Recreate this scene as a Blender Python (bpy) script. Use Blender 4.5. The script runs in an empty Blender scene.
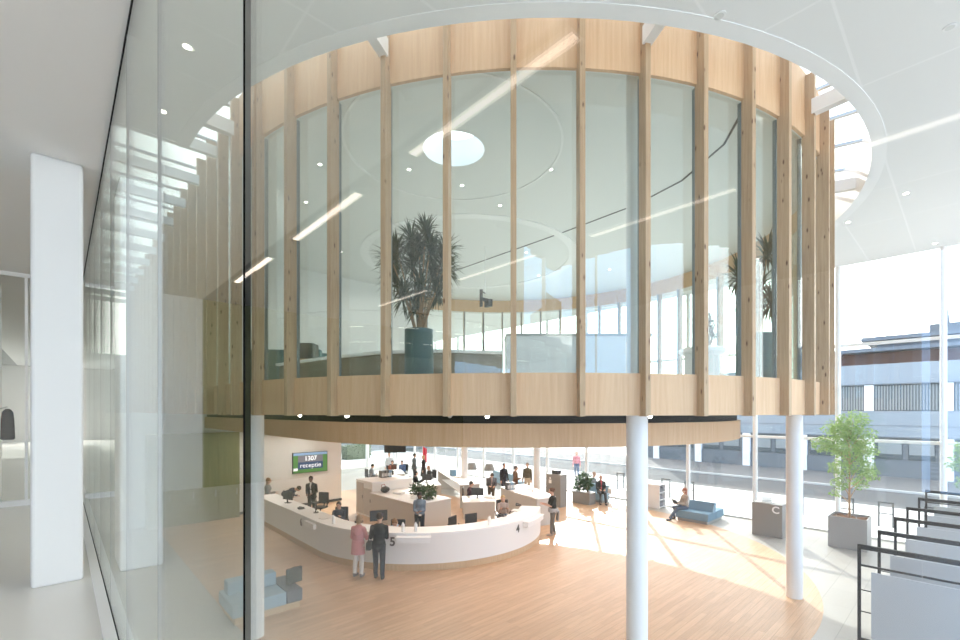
import bpy, bmesh, math, random
from mathutils import Vector, Matrix
random.seed(7)
PI = math.pi
R = math.radians
sc = bpy.context.scene
COL = sc.collection

# ------------------------------------------------------------------ camera, sky, sun, exposure
YAW = math.atan(0.927)                      # the hall runs at an angle to the lens
cam = bpy.data.cameras.new('camera')
cam_o = bpy.data.objects.new('camera', cam)
COL.objects.link(cam_o)
cam_o.location = (0, 0, 4.5)
cam_o.rotation_euler = (PI / 2, 0, -YAW)
cam.sensor_width = 36
cam.lens = 17.0
cam.shift_y = 91.0 / 960.0
cam.clip_start = 0.02
cam.clip_end = 600
sc.camera = cam_o

vs = sc.view_settings
vs.view_transform = 'Standard'
vs.look = 'None'
vs.gamma = 1
vs.use_curve_mapping = False
vs.exposure = 0.06

SUN_EL = R(28)
SUN_DIR = Vector((0.805 * math.cos(SUN_EL), 0.593 * math.cos(SUN_EL), math.sin(SUN_EL))).normalized()
SKY_STRENGTH = 5.0
SUN_STRENGTH = 6.0
w = bpy.data.worlds.new('sky')
sc.world = w
w.use_nodes = True
nt = w.node_tree
nt.nodes.clear()
out = nt.nodes.new('ShaderNodeOutputWorld')
bg = nt.nodes.new('ShaderNodeBackground')
bg.inputs['Strength'].default_value = SKY_STRENGTH
tc = nt.nodes.new('ShaderNodeTexCoord')
dot = nt.nodes.new('ShaderNodeVectorMath'); dot.operation = 'DOT_PRODUCT'
nrm = nt.nodes.new('ShaderNodeVectorMath'); nrm.operation = 'NORMALIZE'
nt.links.new(tc.outputs['Generated'], nrm.inputs[0])
nt.links.new(nrm.outputs[0], dot.inputs[0])
dot.inputs[1].default_value = (0.80, 0.55, 0.22)
rmp = nt.nodes.new('ShaderNodeValToRGB')
e = rmp.color_ramp.elements
e[0].position = 0.18; e[0].color = (0.36, 0.52, 0.80, 1)
e[1].position = 0.60; e[1].color = (1.0, 1.0, 1.0, 1)
mr = nt.nodes.new('ShaderNodeMapRange')
mr.inputs[1].default_value = -1; mr.inputs[2].default_value = 1
nt.links.new(dot.outputs['Value'], mr.inputs[0])
nt.links.new(mr.outputs[0], rmp.inputs[0])
nt.links.new(rmp.outputs[0], bg.inputs['Color'])
nt.links.new(bg.outputs[0], out.inputs['Surface'])

sl = bpy.data.lights.new('sun', 'SUN')
sl.energy = SUN_STRENGTH
sl.angle = R(0.53)
sl.color = (1.0, 0.95, 0.87)
so = bpy.data.objects.new('sun', sl)
COL.objects.link(so)
so.location = (60, 40, 60)
so.rotation_euler = (-SUN_DIR).to_track_quat('-Z', 'Y').to_euler()

sc.cycles.max_bounces = 14
sc.cycles.diffuse_bounces = 9
sc.cycles.glossy_bounces = 5
sc.cycles.transmission_bounces = 6
sc.cycles.transparent_max_bounces = 48
sc.cycles.caustics_reflective = False
sc.cycles.caustics_refractive = False

# ------------------------------------------------------------------ materials
def nodes(m):
    m.use_nodes = True
    return m.node_tree, m.node_tree.nodes['Principled BSDF']

MATS = {}
def mat(name, col, rough=0.5, metal=0.0, spec=0.5, emit=None, es=1.0):
    if name in MATS: return MATS[name]
    m = bpy.data.materials.new(name)
    nt, b = nodes(m)
    b.inputs['Base Color'].default_value = (*col, 1)
    b.inputs['Roughness'].default_value = rough
    b.inputs['Metallic'].default_value = metal
    b.inputs['Specular IOR Level'].default_value = spec
    if emit:
        b.inputs['Emission Color'].default_value = (*emit, 1)
        b.inputs['Emission Strength'].default_value = es
    MATS[name] = m
    return m

def pos_node(nt, scale, rot=(0, 0, 0), loc=(0, 0, 0)):
    g = nt.nodes.new('ShaderNodeNewGeometry')
    mp = nt.nodes.new('ShaderNodeMapping')
    mp.inputs['Scale'].default_value = scale
    mp.inputs['Rotation'].default_value = rot
    mp.inputs['Location'].default_value = loc
    nt.links.new(g.outputs['Position'], mp.inputs[0])
    return mp.outputs[0]

def ramp(nt, fac, stops):
    r = nt.nodes.new('ShaderNodeValToRGB')
    els = r.color_ramp.elements
    while len(els) < len(stops): els.new(0.5)
    for el, (p, c) in zip(els, stops):
        el.position = p; el.color = (*c, 1)
    nt.links.new(fac, r.inputs[0])
    return r.outputs[0]

def noise(nt, vec, scale=1.0, detail=3.0, rough=0.5):
    n = nt.nodes.new('ShaderNodeTexNoise')
    n.inputs['Scale'].default_value = scale
    n.inputs['Detail'].default_value = detail
    n.inputs['Roughness'].default_value = rough
    nt.links.new(vec, n.inputs['Vector'])
    return n.outputs['Fac']

def mixc(nt, fac, a, b, mode='MIX'):
    x = nt.nodes.new('ShaderNodeMix'); x.data_type = 'RGBA'; x.blend_type = mode
    for s, v in ((0, fac), (6, a), (7, b)):
        if isinstance(v, bpy.types.NodeSocket): nt.links.new(v, x.inputs[s])
        elif s == 0: x.inputs[0].default_value = v
        else: x.inputs[s].default_value = (*v, 1)
    return x.outputs[2]

def wood(name, c1, c2, scale=(28, 28, 1.2), knots=False, rough=0.5):
    m = bpy.data.materials.new(name)
    nt, b = nodes(m)
    v = pos_node(nt, scale)
    f = noise(nt, v, 1.0, 4, 0.6)
    col = ramp(nt, f, [(0.3, c1), (0.7, c2)])
    if knots:
        vo = nt.nodes.new('ShaderNodeTexVoronoi')
        vo.inputs['Scale'].default_value = 1.0
        nt.links.new(pos_node(nt, (9, 9, 3.0)), vo.inputs['Vector'])
        k = ramp(nt, vo.outputs['Distance'], [(0.09, (1, 1, 1)), (0.17, (0, 0, 0))])
        col = mixc(nt, k, col, (0.16, 0.08, 0.04))
    nt.links.new(col, b.inputs['Base Color'])
    b.inputs['Roughness'].default_value = rough
    b.inputs['Specular IOR Level'].default_value = 0.3
    return m

def brick(name, c1, c2, cm, bw, bh, mort, rough, rot=0.0, spec=0.4, grain=None, offset=0.5):
    m = bpy.data.materials.new(name)
    nt, b = nodes(m)
    t = nt.nodes.new('ShaderNodeTexBrick')
    t.offset = offset
    t.inputs['Color1'].default_value = (*c1, 1)
    t.inputs['Color2'].default_value = (*c2, 1)
    t.inputs['Mortar'].default_value = (*cm, 1)
    t.inputs['Scale'].default_value = 1
    t.inputs['Mortar Size'].default_value = mort
    t.inputs['Brick Width'].default_value = bw
    t.inputs['Row Height'].default_value = bh
    nt.links.new(pos_node(nt, (1, 1, 1), (0, 0, rot)), t.inputs['Vector'])
    col = t.outputs['Color']
    if grain:
        g = noise(nt, pos_node(nt, grain), 1.0, 4)
        gg = ramp(nt, g, [(0.3, (0.86, 0.86, 0.86)), (0.7, (1.06, 1.06, 1.06))])
        col = mixc(nt, 1.0, col, gg, 'MULTIPLY')
    nt.links.new(col, b.inputs['Base Color'])
    b.inputs['Roughness'].default_value = rough
    b.inputs['Specular IOR Level'].default_value = spec
    return m

def glass(name, tint, strength=1.0, tint_edge=None):
    """thin architectural pane: tinted straight-through light plus a Fresnel mirror on each face"""
    m = bpy.data.materials.new(name)
    m.use_nodes = True
    nt = m.node_tree
    nt.nodes.clear()
    o = nt.nodes.new('ShaderNodeOutputMaterial')
    tr = nt.nodes.new('ShaderNodeBsdfTransparent')
    gl = nt.nodes.new('ShaderNodeBsdfGlossy')
    gl.inputs['Roughness'].default_value = 0.0
    gl.inputs['Color'].default_value = (0.98, 1.0, 0.99, 1)
    mx = nt.nodes.new('ShaderNodeMixShader')
    g = nt.nodes.new('ShaderNodeNewGeometry')
    d = nt.nodes.new('ShaderNodeVectorMath'); d.operation = 'DOT_PRODUCT'
    nt.links.new(g.outputs['Incoming'], d.inputs[0]); nt.links.new(g.outputs['Normal'], d.inputs[1])
    def M(op, a, b=None):
        n = nt.nodes.new('ShaderNodeMath'); n.operation = op
        for i, v in enumerate((a, b)):
            if v is None: continue
            if isinstance(v, bpy.types.NodeSocket): nt.links.new(v, n.inputs[i])
            else: n.inputs[i].default_value = v
        return n.outputs[0]
    c = M('ABSOLUTE', d.outputs['Value'])
    q = M('POWER', M('SUBTRACT', 1.0, c), 5.0)
    f = M('MULTIPLY', M('ADD', M('MULTIPLY', q, 0.96), 0.04), strength)
    nt.links.new(f, mx.inputs[0])
    if tint_edge:
        cc = mixc(nt, M('POWER', M('SUBTRACT', 1.0, c), 3.0), tint, tint_edge)
        nt.links.new(cc, tr.inputs['Color'])
    else:
        tr.inputs['Color'].default_value = (*tint, 1)
    nt.links.new(tr.outputs[0], mx.inputs[1])
    nt.links.new(gl.outputs[0], mx.inputs[2])
    nt.links.new(mx.outputs[0], o.inputs['Surface'])
    return m

M_WHITE = mat('white paint', (0.80, 0.80, 0.79), 0.6, spec=0.3)
M_COLUMN = mat('column white', (0.80, 0.81, 0.81), 0.45, spec=0.4)
M_GREYCEIL = mat('grey acoustic ceiling', (0.42, 0.43, 0.43), 0.8, spec=0.2)
M_TRIM = mat('white trim', (0.86, 0.86, 0.86), 0.5)
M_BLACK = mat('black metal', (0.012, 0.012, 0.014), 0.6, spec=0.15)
M_DARK = mat('dark grey plastic', (0.035, 0.037, 0.04), 0.5)
M_ALU = mat('pale aluminium', (0.70, 0.71, 0.70), 0.4)
M_STEEL = mat('brushed steel', (0.45, 0.46, 0.47), 0.35, metal=0.7)
M_GLASS_G = glass('gallery glass', (0.99, 0.995, 0.99), 1.0, (0.90, 0.95, 0.90))
M_GLASS_D = glass('drum glass', (0.955, 0.985, 0.975), 1.7, (0.86, 0.95, 0.92))
M_GLASS_F = glass('facade glass', (0.96, 0.98, 0.98), 1.0)
M_GLASS_S = glass('skylight glass', (0.72, 0.75, 0.76), 0.8)
M_OAK = wood('oak veneer', (0.64, 0.41, 0.235), (0.74, 0.52, 0.325), (22, 22, 0.9))
M_PINE = wood('knotty pine', (0.44, 0.295, 0.175), (0.56, 0.405, 0.255), (30, 30, 1.4), knots=True)
M_OLIVE = wood('olive cabinet', (0.20, 0.21, 0.10), (0.27, 0.27, 0.14), (20, 20, 1))
M_PLINTH = wood('oak plinth', (0.52, 0.37, 0.22), (0.62, 0.45, 0.29), (24, 24, 1))
M_FLOOR = brick('oak parquet', (0.62, 0.405, 0.25), (0.53, 0.335, 0.20), (0.42, 0.26, 0.15), 1.4, 0.14, 0.004, 0.38, 0.0, 0.45, (1.5, 26, 1))
M_TILE = brick('stone tile', (0.40, 0.385, 0.36), (0.375, 0.36, 0.335), (0.30, 0.29, 0.27), 1.2, 0.6, 0.008, 0.35, 0.0, 0.45)
M_GFLOOR = mat('gallery screed', (0.84, 0.82, 0.79), 0.25, spec=0.5)
M_CEIL = brick('perforated ceiling', (0.80, 0.805, 0.80), (0.79, 0.795, 0.79), (0.86, 0.86, 0.86), 2.4, 1.2, 0.02, 0.7, 0.0, 0.2, offset=0.0)
M_DCEIL = mat('drum ceiling', (0.78, 0.79, 0.78), 0.7, spec=0.2)
M_LAMP = mat('strip lamp', (1, 1, 1), 0.5, emit=(1.0, 0.86, 0.76), es=3.6)
M_SPOT = mat('spot lamp', (1, 1, 1), 0.5, emit=(1.0, 0.93, 0.82), es=14.0)
M_SOFA_L = mat('pale blue fabric', (0.33, 0.46, 0.56), 0.9, spec=0.1)
M_SOFA_D = mat('steel blue fabric', (0.19, 0.30, 0.40), 0.9, spec=0.1)
M_SOFA_G = mat('blue grey fabric', (0.14, 0.155, 0.185), 0.9, spec=0.1)
M_PILLOW = mat('dark grey cushion', (0.075, 0.075, 0.075), 0.95, spec=0.1)
M_TEAL = mat('teal lacquer', (0.035, 0.105, 0.115), 0.35)
M_GREYBOX = mat('grey lacquer', (0.245, 0.24, 0.23), 0.5)
M_PLANTER = mat('grey planter', (0.33, 0.33, 0.325), 0.5)
M_SOIL = mat('bark mulch', (0.23, 0.12, 0.07), 0.95)
M_TRUNK = mat('trunk', (0.40, 0.24, 0.13), 0.85)
M_SKIN = mat('skin', (0.62, 0.38, 0.28), 0.55)
M_SKIN_D = mat('brown skin', (0.22, 0.105, 0.06), 0.55)
M_PAPER = mat('paper', (0.85, 0.84, 0.82), 0.8)
M_PANEL = mat('pinboard grey', (0.47, 0.495, 0.515), 0.8, spec=0.2)

def leafmat(name, a, b):
    m = bpy.data.materials.new(name)
    nt, bs = nodes(m)
    col = ramp(nt, noise(nt, pos_node(nt, (7, 7, 7)), 1.0, 2), [(0.35, a), (0.65, b)])
    nt.links.new(col, bs.inputs['Base Color'])
    bs.inputs['Roughness'].default_value = 0.5
    tl = nt.nodes.new('ShaderNodeBsdfTranslucent')
    nt.links.new(col, tl.inputs['Color'])
    mx = nt.nodes.new('ShaderNodeMixShader'); mx.inputs[0].default_value = 0.4
    o = nt.nodes['Material Output']
    nt.links.new(bs.outputs[0], mx.inputs[1]); nt.links.new(tl.outputs[0], mx.inputs[2])
    nt.links.new(mx.outputs[0], o.inputs['Surface'])
    return m
M_LEAF = leafmat('fresh leaf', (0.20, 0.33, 0.09), (0.36, 0.48, 0.17))
M_LEAF_D = leafmat('dark leaf', (0.03, 0.075, 0.03), (0.075, 0.14, 0.06))
M_DRAC = leafmat('dracaena leaf', (0.03, 0.055, 0.03), (0.075, 0.105, 0.06))

# ------------------------------------------------------------------ mesh builder
class MB:
    def __init__(s): s.v = []; s.f = []; s.mi = []; s.cur = 0
    def add(s, vs, fs):
        n = len(s.v); s.v += [tuple(v) for v in vs]
        for f in fs: s.f.append([i + n for i in f]); s.mi.append(s.cur)
        return s
    def box(s, x0, x1, y0, y1, z0, z1):
        x0, x1 = sorted((x0, x1)); y0, y1 = sorted((y0, y1)); z0, z1 = sorted((z0, z1))
        return s.add([(x0,y0,z0),(x1,y0,z0),(x1,y1,z0),(x0,y1,z0),(x0,y0,z1),(x1,y0,z1),(x1,y1,z1),(x0,y1,z1)],
                     [(0,3,2,1),(4,5,6,7),(0,1,5,4),(1,2,6,5),(2,3,7,6),(3,0,4,7)])
    def obox(s, c, ax, hs):
        c = Vector(c); ax = [Vector(a).normalized() for a in ax]
        vs = []
        for dz in (-1, 1):
            for dx, dy in ((-1,-1),(1,-1),(1,1),(-1,1)):
                vs.append(c + ax[0]*dx*hs[0] + ax[1]*dy*hs[1] + ax[2]*dz*hs[2])
        return s.add(vs, [(0,3,2,1),(4,5,6,7),(0,1,5,4),(1,2,6,5),(2,3,7,6),(3,0,4,7)])
    def rbox(s, cx, cy, z0, z1, hx, hy, ang):
        c, n = math.cos(ang), math.sin(ang)
        return s.obox((cx, cy, (z0+z1)/2), ((c,n,0),(-n,c,0),(0,0,1)), (hx, hy, (z1-z0)/2))
    def tube(s, pts, r, n=8, caps=True):
        pts = [Vector(p) for p in pts]
        rs = r if isinstance(r, (list, tuple)) else [r]*len(pts)
        rings = []; up = None
        for i, p in enumerate(pts):
            d = (pts[min(i+1, len(pts)-1)] - pts[max(i-1, 0)]).normalized()
            if up is None:
                up = Vector((0,0,1)) if abs(d.z) < 0.9 else Vector((1,0,0))
            a = d.cross(up).normalized(); b = d.cross(a).normalized(); up = -b if False else up
            rings.append([p + (a*math.cos(2*PI*k/n) + b*math.sin(2*PI*k/n))*rs[i] for k in range(n)])
        vs = [v for rg in rings for v in rg]; fs = []
        for i in range(len(pts)-1):
            for k in range(n):
                fs.append((i*n+k, i*n+(k+1)%n, (i+1)*n+(k+1)%n, (i+1)*n+k))
        if caps:
            fs.append(tuple(range(n))[::-1]); fs.append(tuple((len(pts)-1)*n+k for k in range(n)))
        return s.add(vs, fs)
    def cyl(s, x, y, z0, z1, r, n=24, r2=None):
        return s.lathe([(r, z0), (r2 if r2 is not None else r, z1)], x, y, n)
    def lathe(s, prof, x=0, y=0, n=24, cap=True):
        vs = []; fs = []
        for r, z in prof:
            for k in range(n): vs.append((x + r*math.cos(2*PI*k/n), y + r*math.sin(2*PI*k/n), z))
        for i in range(len(prof)-1):
            for k in range(n): fs.append((i*n+k, i*n+(k+1)%n, (i+1)*n+(k+1)%n, (i+1)*n+k))
        if cap:
            fs.append(tuple(range(n))[::-1]); fs.append(tuple((len(prof)-1)*n+k for k in range(n)))
        return s.add(vs, fs)
    def ell(s, c, r, nu=12, nv=8, mtx=None):
        vs = []; fs = []
        for j in range(nv+1):
            t = PI*j/nv
            for k in range(nu):
                p = Vector((r[0]*math.sin(t)*math.cos(2*PI*k/nu), r[1]*math.sin(t)*math.sin(2*PI*k/nu), -r[2]*math.cos(t)))
                if mtx: p = mtx @ p
                vs.append(p + Vector(c))
        for j in range(nv):
            for k in range(nu): fs.append((j*nu+k, j*nu+(k+1)%nu, (j+1)*nu+(k+1)%nu, (j+1)*nu+k))
        return s.add(vs, fs)
    def arc(s, cx, cy, r0, r1, a0, a1, z0, z1, n):
        """solid curved wall between radii r0<r1 and angles (degrees)"""
        vs = []; fs = []
        for i in range(n+1):
            a = R(a0 + (a1-a0)*i/n); c, d = math.cos(a), math.sin(a)
            vs += [(cx+r0*c, cy+r0*d, z0), (cx+r1*c, cy+r1*d, z0), (cx+r1*c, cy+r1*d, z1), (cx+r0*c, cy+r0*d, z1)]
        for i in range(n):
            for k in range(4): fs.append((i*4+k, (i+1)*4+k, (i+1)*4+(k+1)%4, i*4+(k+1)%4))
        fs.append((0,1,2,3)); fs.append((n*4+3, n*4+2, n*4+1, n*4))
        return s.add(vs, fs)
    def strip(s, line, t0, t1, z0, z1):
        """solid wall following a plan polyline, offset t0..t1 to the left"""
        P2 = [Vector((p[0], p[1])) for p in line]; vs = []; fs = []
        for i, p in enumerate(P2):
            d = (P2[min(i+1, len(P2)-1)] - P2[max(i-1, 0)]).normalized(); nn = Vector((-d.y, d.x))
            a, b = p + nn*t0, p + nn*t1
            vs += [(a.x,a.y,z0),(b.x,b.y,z0),(b.x,b.y,z1),(a.x,a.y,z1)]
        for i in range(len(P2)-1):
            for k in range(4): fs.append((i*4+k, i*4+(k+1)%4, (i+1)*4+(k+1)%4, (i+1)*4+k))
        m = (len(P2)-1)*4
        fs.append((0,3,2,1)); fs.append((m,m+1,m+2,m+3))
        return s.add(vs, fs)
    def prism(s, poly, z0, z1):
        n = len(poly)
        vs = [(p[0],p[1],z0) for p in poly] + [(p[0],p[1],z1) for p in poly]
        fs = [tuple(range(n))[::-1], tuple(range(n, 2*n))]
        for k in range(n): fs.append((k, (k+1)%n, n+(k+1)%n, n+k))
        return s.add(vs, fs)
    def build(s, name, m, parent=None, smooth=False, bev=0.0, world=False, fix=True, seg=2):
        me = bpy.data.meshes.new(name)
        vs = s.v
        if parent is not None and world:
            l = parent_loc(parent)
            vs = [(v[0]-l.x, v[1]-l.y, v[2]-l.z) for v in vs]
        me.from_pydata([tuple(v) for v in vs], [], s.f)
        for mm in (m if isinstance(m, (list, tuple)) else [m]): me.materials.append(mm)
        for p, i in zip(me.polygons, s.mi): p.material_index = i
        if fix:
            b = bmesh.new(); b.from_mesh(me)
            bmesh.ops.recalc_face_normals(b, faces=b.faces); b.to_mesh(me); b.free()
        if smooth:
            for p in me.polygons: p.use_smooth = True
            me.set_sharp_from_angle(angle=R(40))
        o = bpy.data.objects.new(name, me); COL.objects.link(o)
        if parent is not None: o.parent = parent
        if bev:
            bm = o.modifiers.new('bevel', 'BEVEL'); bm.width = bev; bm.segments = seg; bm.limit_method = 'ANGLE'
        return o

def parent_loc(p):
    l = Vector((0, 0, 0))
    while p is not None:
        l += p.location; p = p.parent
    return l

def tag(o, label=None, cat=None, group=None, kind=None):
    if label: o['label'] = label
    if cat: o['category'] = cat
    if group: o['group'] = group
    if kind: o['kind'] = kind
    return o

def thing(name, label, cat, loc=(0, 0, 0), rz=0.0, group=None, kind=None):
    o = bpy.data.objects.new(name, None); COL.objects.link(o)
    o.empty_display_size = 0.2
    o.location = loc; o.rotation_euler = (0, 0, rz)
    return tag(o, label, cat, group, kind)

def copy_tree(o, loc=None, rz=None, label=None, parent=None):
    c = o.copy(); COL.objects.link(c)
    if parent is not None: c.parent = parent
    if loc is not None: c.location = loc
    if rz is not None: c.rotation_euler = (0, 0, rz)
    if label: c['label'] = label
    for ch in list(o.children): copy_tree(ch, parent=c)
    return c

def text_mesh(name, s, size, m, parent, loc, rot, depth=0.004, bold=True):
    cu = bpy.data.curves.new(name, 'FONT'); cu.body = s; cu.size = size; cu.extrude = depth
    cu.align_x = 'CENTER'; cu.align_y = 'CENTER'
    if bold: cu.offset = size*0.02
    t = bpy.data.objects.new('tmp_text', cu); COL.objects.link(t)
    dg = bpy.context.evaluated_depsgraph_get(); dg.update()
    me = bpy.data.meshes.new_from_object(t.evaluated_get(dg))
    bpy.data.objects.remove(t); bpy.data.curves.remove(cu)
    me.materials.clear(); me.materials.append(m)
    o = bpy.data.objects.new(name, me); COL.objects.link(o)
    o.parent = parent; o.location = loc; o.rotation_euler = rot
    return o

# ------------------------------------------------------------------ measures (x: from gallery towards facade, y: along the gallery)
CX, CY = 11.21, 10.61          # centre of the round room
RF = 8.70                      # fins, outer
RP = 8.55                      # panel, outer
RG = 8.47                      # glass
RH = 9.32                      # hole in the hall ceiling
ZB, ZS, ZG, ZR = 4.43, 5.08, 9.70, 10.95
ZC = 9.80                      # hall ceiling
GX = 0.315                     # gallery glass
GZ, GC = 2.85, 6.90            # gallery floor and ceiling
FX = 20.9                      # street facade
YE = 33.0                      # far end of hall
YS = -4.5                     # near end of hall

def struct(o): o['kind'] = 'structure'; return o

# ---- floors
b = MB(); b.box(-0.2, FX + 0.15, YS, YE, -0.25, 0.0)
struct(b.build('floor', M_TILE))
b = MB(); b.cyl(CX, CY, 0.0, 0.006, 8.5, 120); b.box(CX - 8.5, CX + 4.0, CY, 24.0, 0.0, 0.005)
struct(b.build('floor_parquet', M_FLOOR))
b = MB(); b.box(-9, GX + 0.10, -8, 34, GZ - 0.5, GZ)
struct(b.build('floor_gallery', M_GFLOOR))

# ---- hall ceiling with the round opening
def ray_rect(a, x0, x1, y0, y1):
    c, d = math.cos(a), math.sin(a); t = 1e9
    if c > 1e-9: t = min(t, (x1-CX)/c)
    if c < -1e-9: t = min(t, (x0-CX)/c)
    if d > 1e-9: t = min(t, (y1-CY)/d)
    if d < -1e-9: t = min(t, (y0-CY)/d)
    return (CX + c*t, CY + d*t)
rect = (0.12, FX + 0.15, YS, YE)
angs = [R(-180 + 3*i) for i in range(0, 91)]
for cx, cy in ((rect[0], rect[2]), (rect[1], rect[2]), (rect[1], rect[3])):
    angs.append(math.atan2(cy - CY, cx - CX))
angs.sort()
vs = []; fs = []
for a in angs:
    q = (CX + RH*math.cos(a), CY + RH*math.sin(a)); o_ = ray_rect(a, *rect)
    vs += [(q[0], q[1], ZC), (o_[0], o_[1], ZC), (o_[0], o_[1], ZR), (q[0], q[1], ZR)]
for i in range(len(angs) - 1):
    for k in range(4): fs.append((i*4+k, (i+1)*4+k, (i+1)*4+(k+1) % 4, i*4+(k+1) % 4))
fs.append((0, 1, 2, 3)); m_ = (len(angs)-1)*4; fs.append((m_+3, m_+2, m_+1, m_))
b = MB(); b.add(vs, fs)
struct(b.build('ceiling', M_CEIL))
b = MB(); b.arc(CX, CY, RH - 0.012, RH + 0.22, -180, 90, ZC - 0.012, ZC - 0.001, 96)
b.arc(CX, CY, RH - 0.012, RH - 0.001, -180, 90, ZC, ZR - 0.02, 96)
struct(b.build('trim_1', M_TRIM))
# wall between gallery roof and hall ceiling
b = MB(); b.box(0.06, 0.30, -0.8, 34, GC + 0.30, ZR); b.box(0.06, 0.30, YS, -0.8, ZC, ZR)
struct(b.build('wall_left', M_WHITE))
gu = thing('window_8', None, None, (0.18, -0.8, GC + 0.30), kind='structure')
for k in range(2):
    MB().box(-0.012, 0.012, -1.85*k - 1.79, -1.85*k - 0.06, 0.0, ZC - GC - 0.30).build('pane', M_GLASS_F, gu)
    MB().box(-0.06, 0.06, -1.85*k - 0.06, -1.85*k + 0.0, 0.0, ZC - GC - 0.30).build('mullion', M_TRIM, gu)
b = MB(); b.box(-0.20, -0.05, YS, 34, 0.0, GZ - 0.5)
struct(b.build('wall_below_gallery', M_WHITE))

# ---- gallery shell
b = MB(); b.box(-1.63, GX + 0.02, -8, 34, GC, GC + 0.30)
struct(b.build('ceiling_gallery', M_WHITE))
b = MB(); b.box(-9, -1.63, -8, 34, GC, GC + 0.30)
struct(b.build('ceiling_gallery_back', M_GREYCEIL))
b = MB(); b.box(-9.2, -9.0, 0.5, 34, GZ - 0.5, GC + 0.30); b.box(-9.2, -9.0, -8, 0.5, GZ - 0.5, GZ + 0.4)
struct(b.build('wall_gallery_back', M_WHITE))
b = MB(); b.box(-9, GX, -8.2, -8, GZ - 0.5, GC + 0.30)
struct(b.build('wall_gallery_near', M_WHITE))
gn = thing('window_7', None, None, (-9.1, -8.1, GZ), kind='structure')  # unseen opening added behind the camera, lets daylight reach the fins
for k in range(4):
    MB().box(-0.02, 0.0, 0.1 + 2.1*k, 2.1 + 2.1*k, 0.4, 4.05).build('pane', M_GLASS_F, gn)
    MB().box(-0.05, 0.05, 2.1 + 2.1*k, 2.2 + 2.1*k, 0.4, 4.05).build('mullion', M_TRIM, gn)
b = MB(); b.box(-9, GX, 34, 34.2, GZ - 0.5, GC + 0.30)
struct(b.build('wall_gallery_far', M_WHITE))
b = MB(); b.box(-1.63, -0.95, 11.2, 11.5, GZ, GC)
struct(b.build('wall_gallery_pier', M_WHITE))
b = MB(); b.box(-9, -1.63, 11.2, 11.32, GZ, GC)  # dark olive sheet stands in for glazing with an unlit room behind
struct(b.build('wall_gallery_dark_room', M_OLIVE))

# gallery glass wall
gw = thing('window_1', None, None, (GX, 0, GZ), kind='structure')
joints = []
d_al = 1.24
y0 = None
def glass_y(px):                    # where a joint seen at column px meets the glass plane
    t = (px - 480)/453.3
    z = GX/(math.cos(YAW)*t + math.sin(YAW))
    return z*(math.cos(YAW) - math.sin(YAW)*t)
yj = glass_y(247.0)
ys = [yj + d_al*k for k in range(-6, 26)]
for k in range(len(ys) - 1):
    b = MB(); b.box(-0.006, 0.006, ys[k] + 0.0015, ys[k+1] - 0.0015, 0.02, GC - GZ - 0.01)
    b.build('pane', M_GLASS_G, gw)
for k, y in enumerate(ys):
    b = MB(); b.box(-0.0065, 0.0065, y - (0.006 if k == 6 else 0.0016), y + (0.006 if k == 6 else 0.0016), 0.02, GC - GZ - 0.01)
    b.build('joint', mat('black silicone', (0.006, 0.006, 0.007), 0.95, spec=0.0) if k == 6 else mat('grey silicone', (0.22, 0.23, 0.23), 0.9, spec=0.1), gw)
b = MB(); b.box(-0.010, 0.010, ys[0], ys[-1], GC - GZ - 0.025, GC - GZ)
b.build('head_frame', M_BLACK, gw)
b = MB(); b.box(-0.009, 0.009, ys[0], ys[-1], 0.0, 0.02)
b.build('floor_channel', M_BLACK, gw)
b = MB(); b.box(-0.085, -0.011, ys[0], ys[-1], 0.0, 0.022); b.box(0.011, 0.085, ys[0], ys[-1], 0.0, 0.022)
b.build('channel_cover', M_TRIM, gw)

# glass screen across the gallery with a white frame
gs = thing('window_2', None, None, (-0.35, 11.25, GZ), kind='structure')
b = MB(); b.box(-0.58, 0.60, -0.01, 0.01, 0.10, 3.98); b.build('pane', M_GLASS_F, gs)
b = MB(); b.box(-0.6, 0.62, -0.04, 0.04, 0, 0.10); b.box(-0.6, 0.62, -0.03, 0.03, 3.98, 4.05)
b.box(-0.6, -0.56, -0.03, 0.03, 0.1, 3.98); b.box(-0.10, -0.06, -0.02, 0.02, 0.1, 3.98)
b.build('frame', M_TRIM, gs)

# square gallery column
b = MB(); b.box(-0.20, 0.17, 5.88, 6.50, GZ, GC)
tag(b.build('gallery_column', M_COLUMN, bev=0.03, seg=3), 'white square column beside the glass wall of the gallery', 'column')

# gallery strip lights
def strip_light(x, y0, y1, label):
    t = thing('strip_light', label, 'lamp', (x, (y0+y1)/2, GC), group='strip lights in the gallery ceiling')
    h = (y1-y0)/2
    b = MB(); b.box(-0.075, 0.075, -h-0.01, h+0.01, -0.012, 0.0); b.build('housing', M_TRIM, t)
    b = MB(); b.box(-0.036, 0.036, -h, h, -0.018, -0.010); b.build('diffuser', M_LAMP, t)
    return t
SL = []
yA = 1.56
for k in range(-1, 9):
    SL.append((-1.78, yA + 0.14 + 2.86*k, yA + 0.14 + 2.86*k + 1.82))
for k in range(-3, 9):
    SL.append((-4.70, yA + 0.15 + 2.80*k, yA + 0.15 + 2.80*k + 1.80))
for k, a in enumerate(SL):
    if 11 < a[2] and a[1] < 11.5: continue
    strip_light(*a, 'slim recessed strip light mirrored in the glass wall, %s row from the glass' % ('front' if a[0] > -3 else 'back'))

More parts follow.
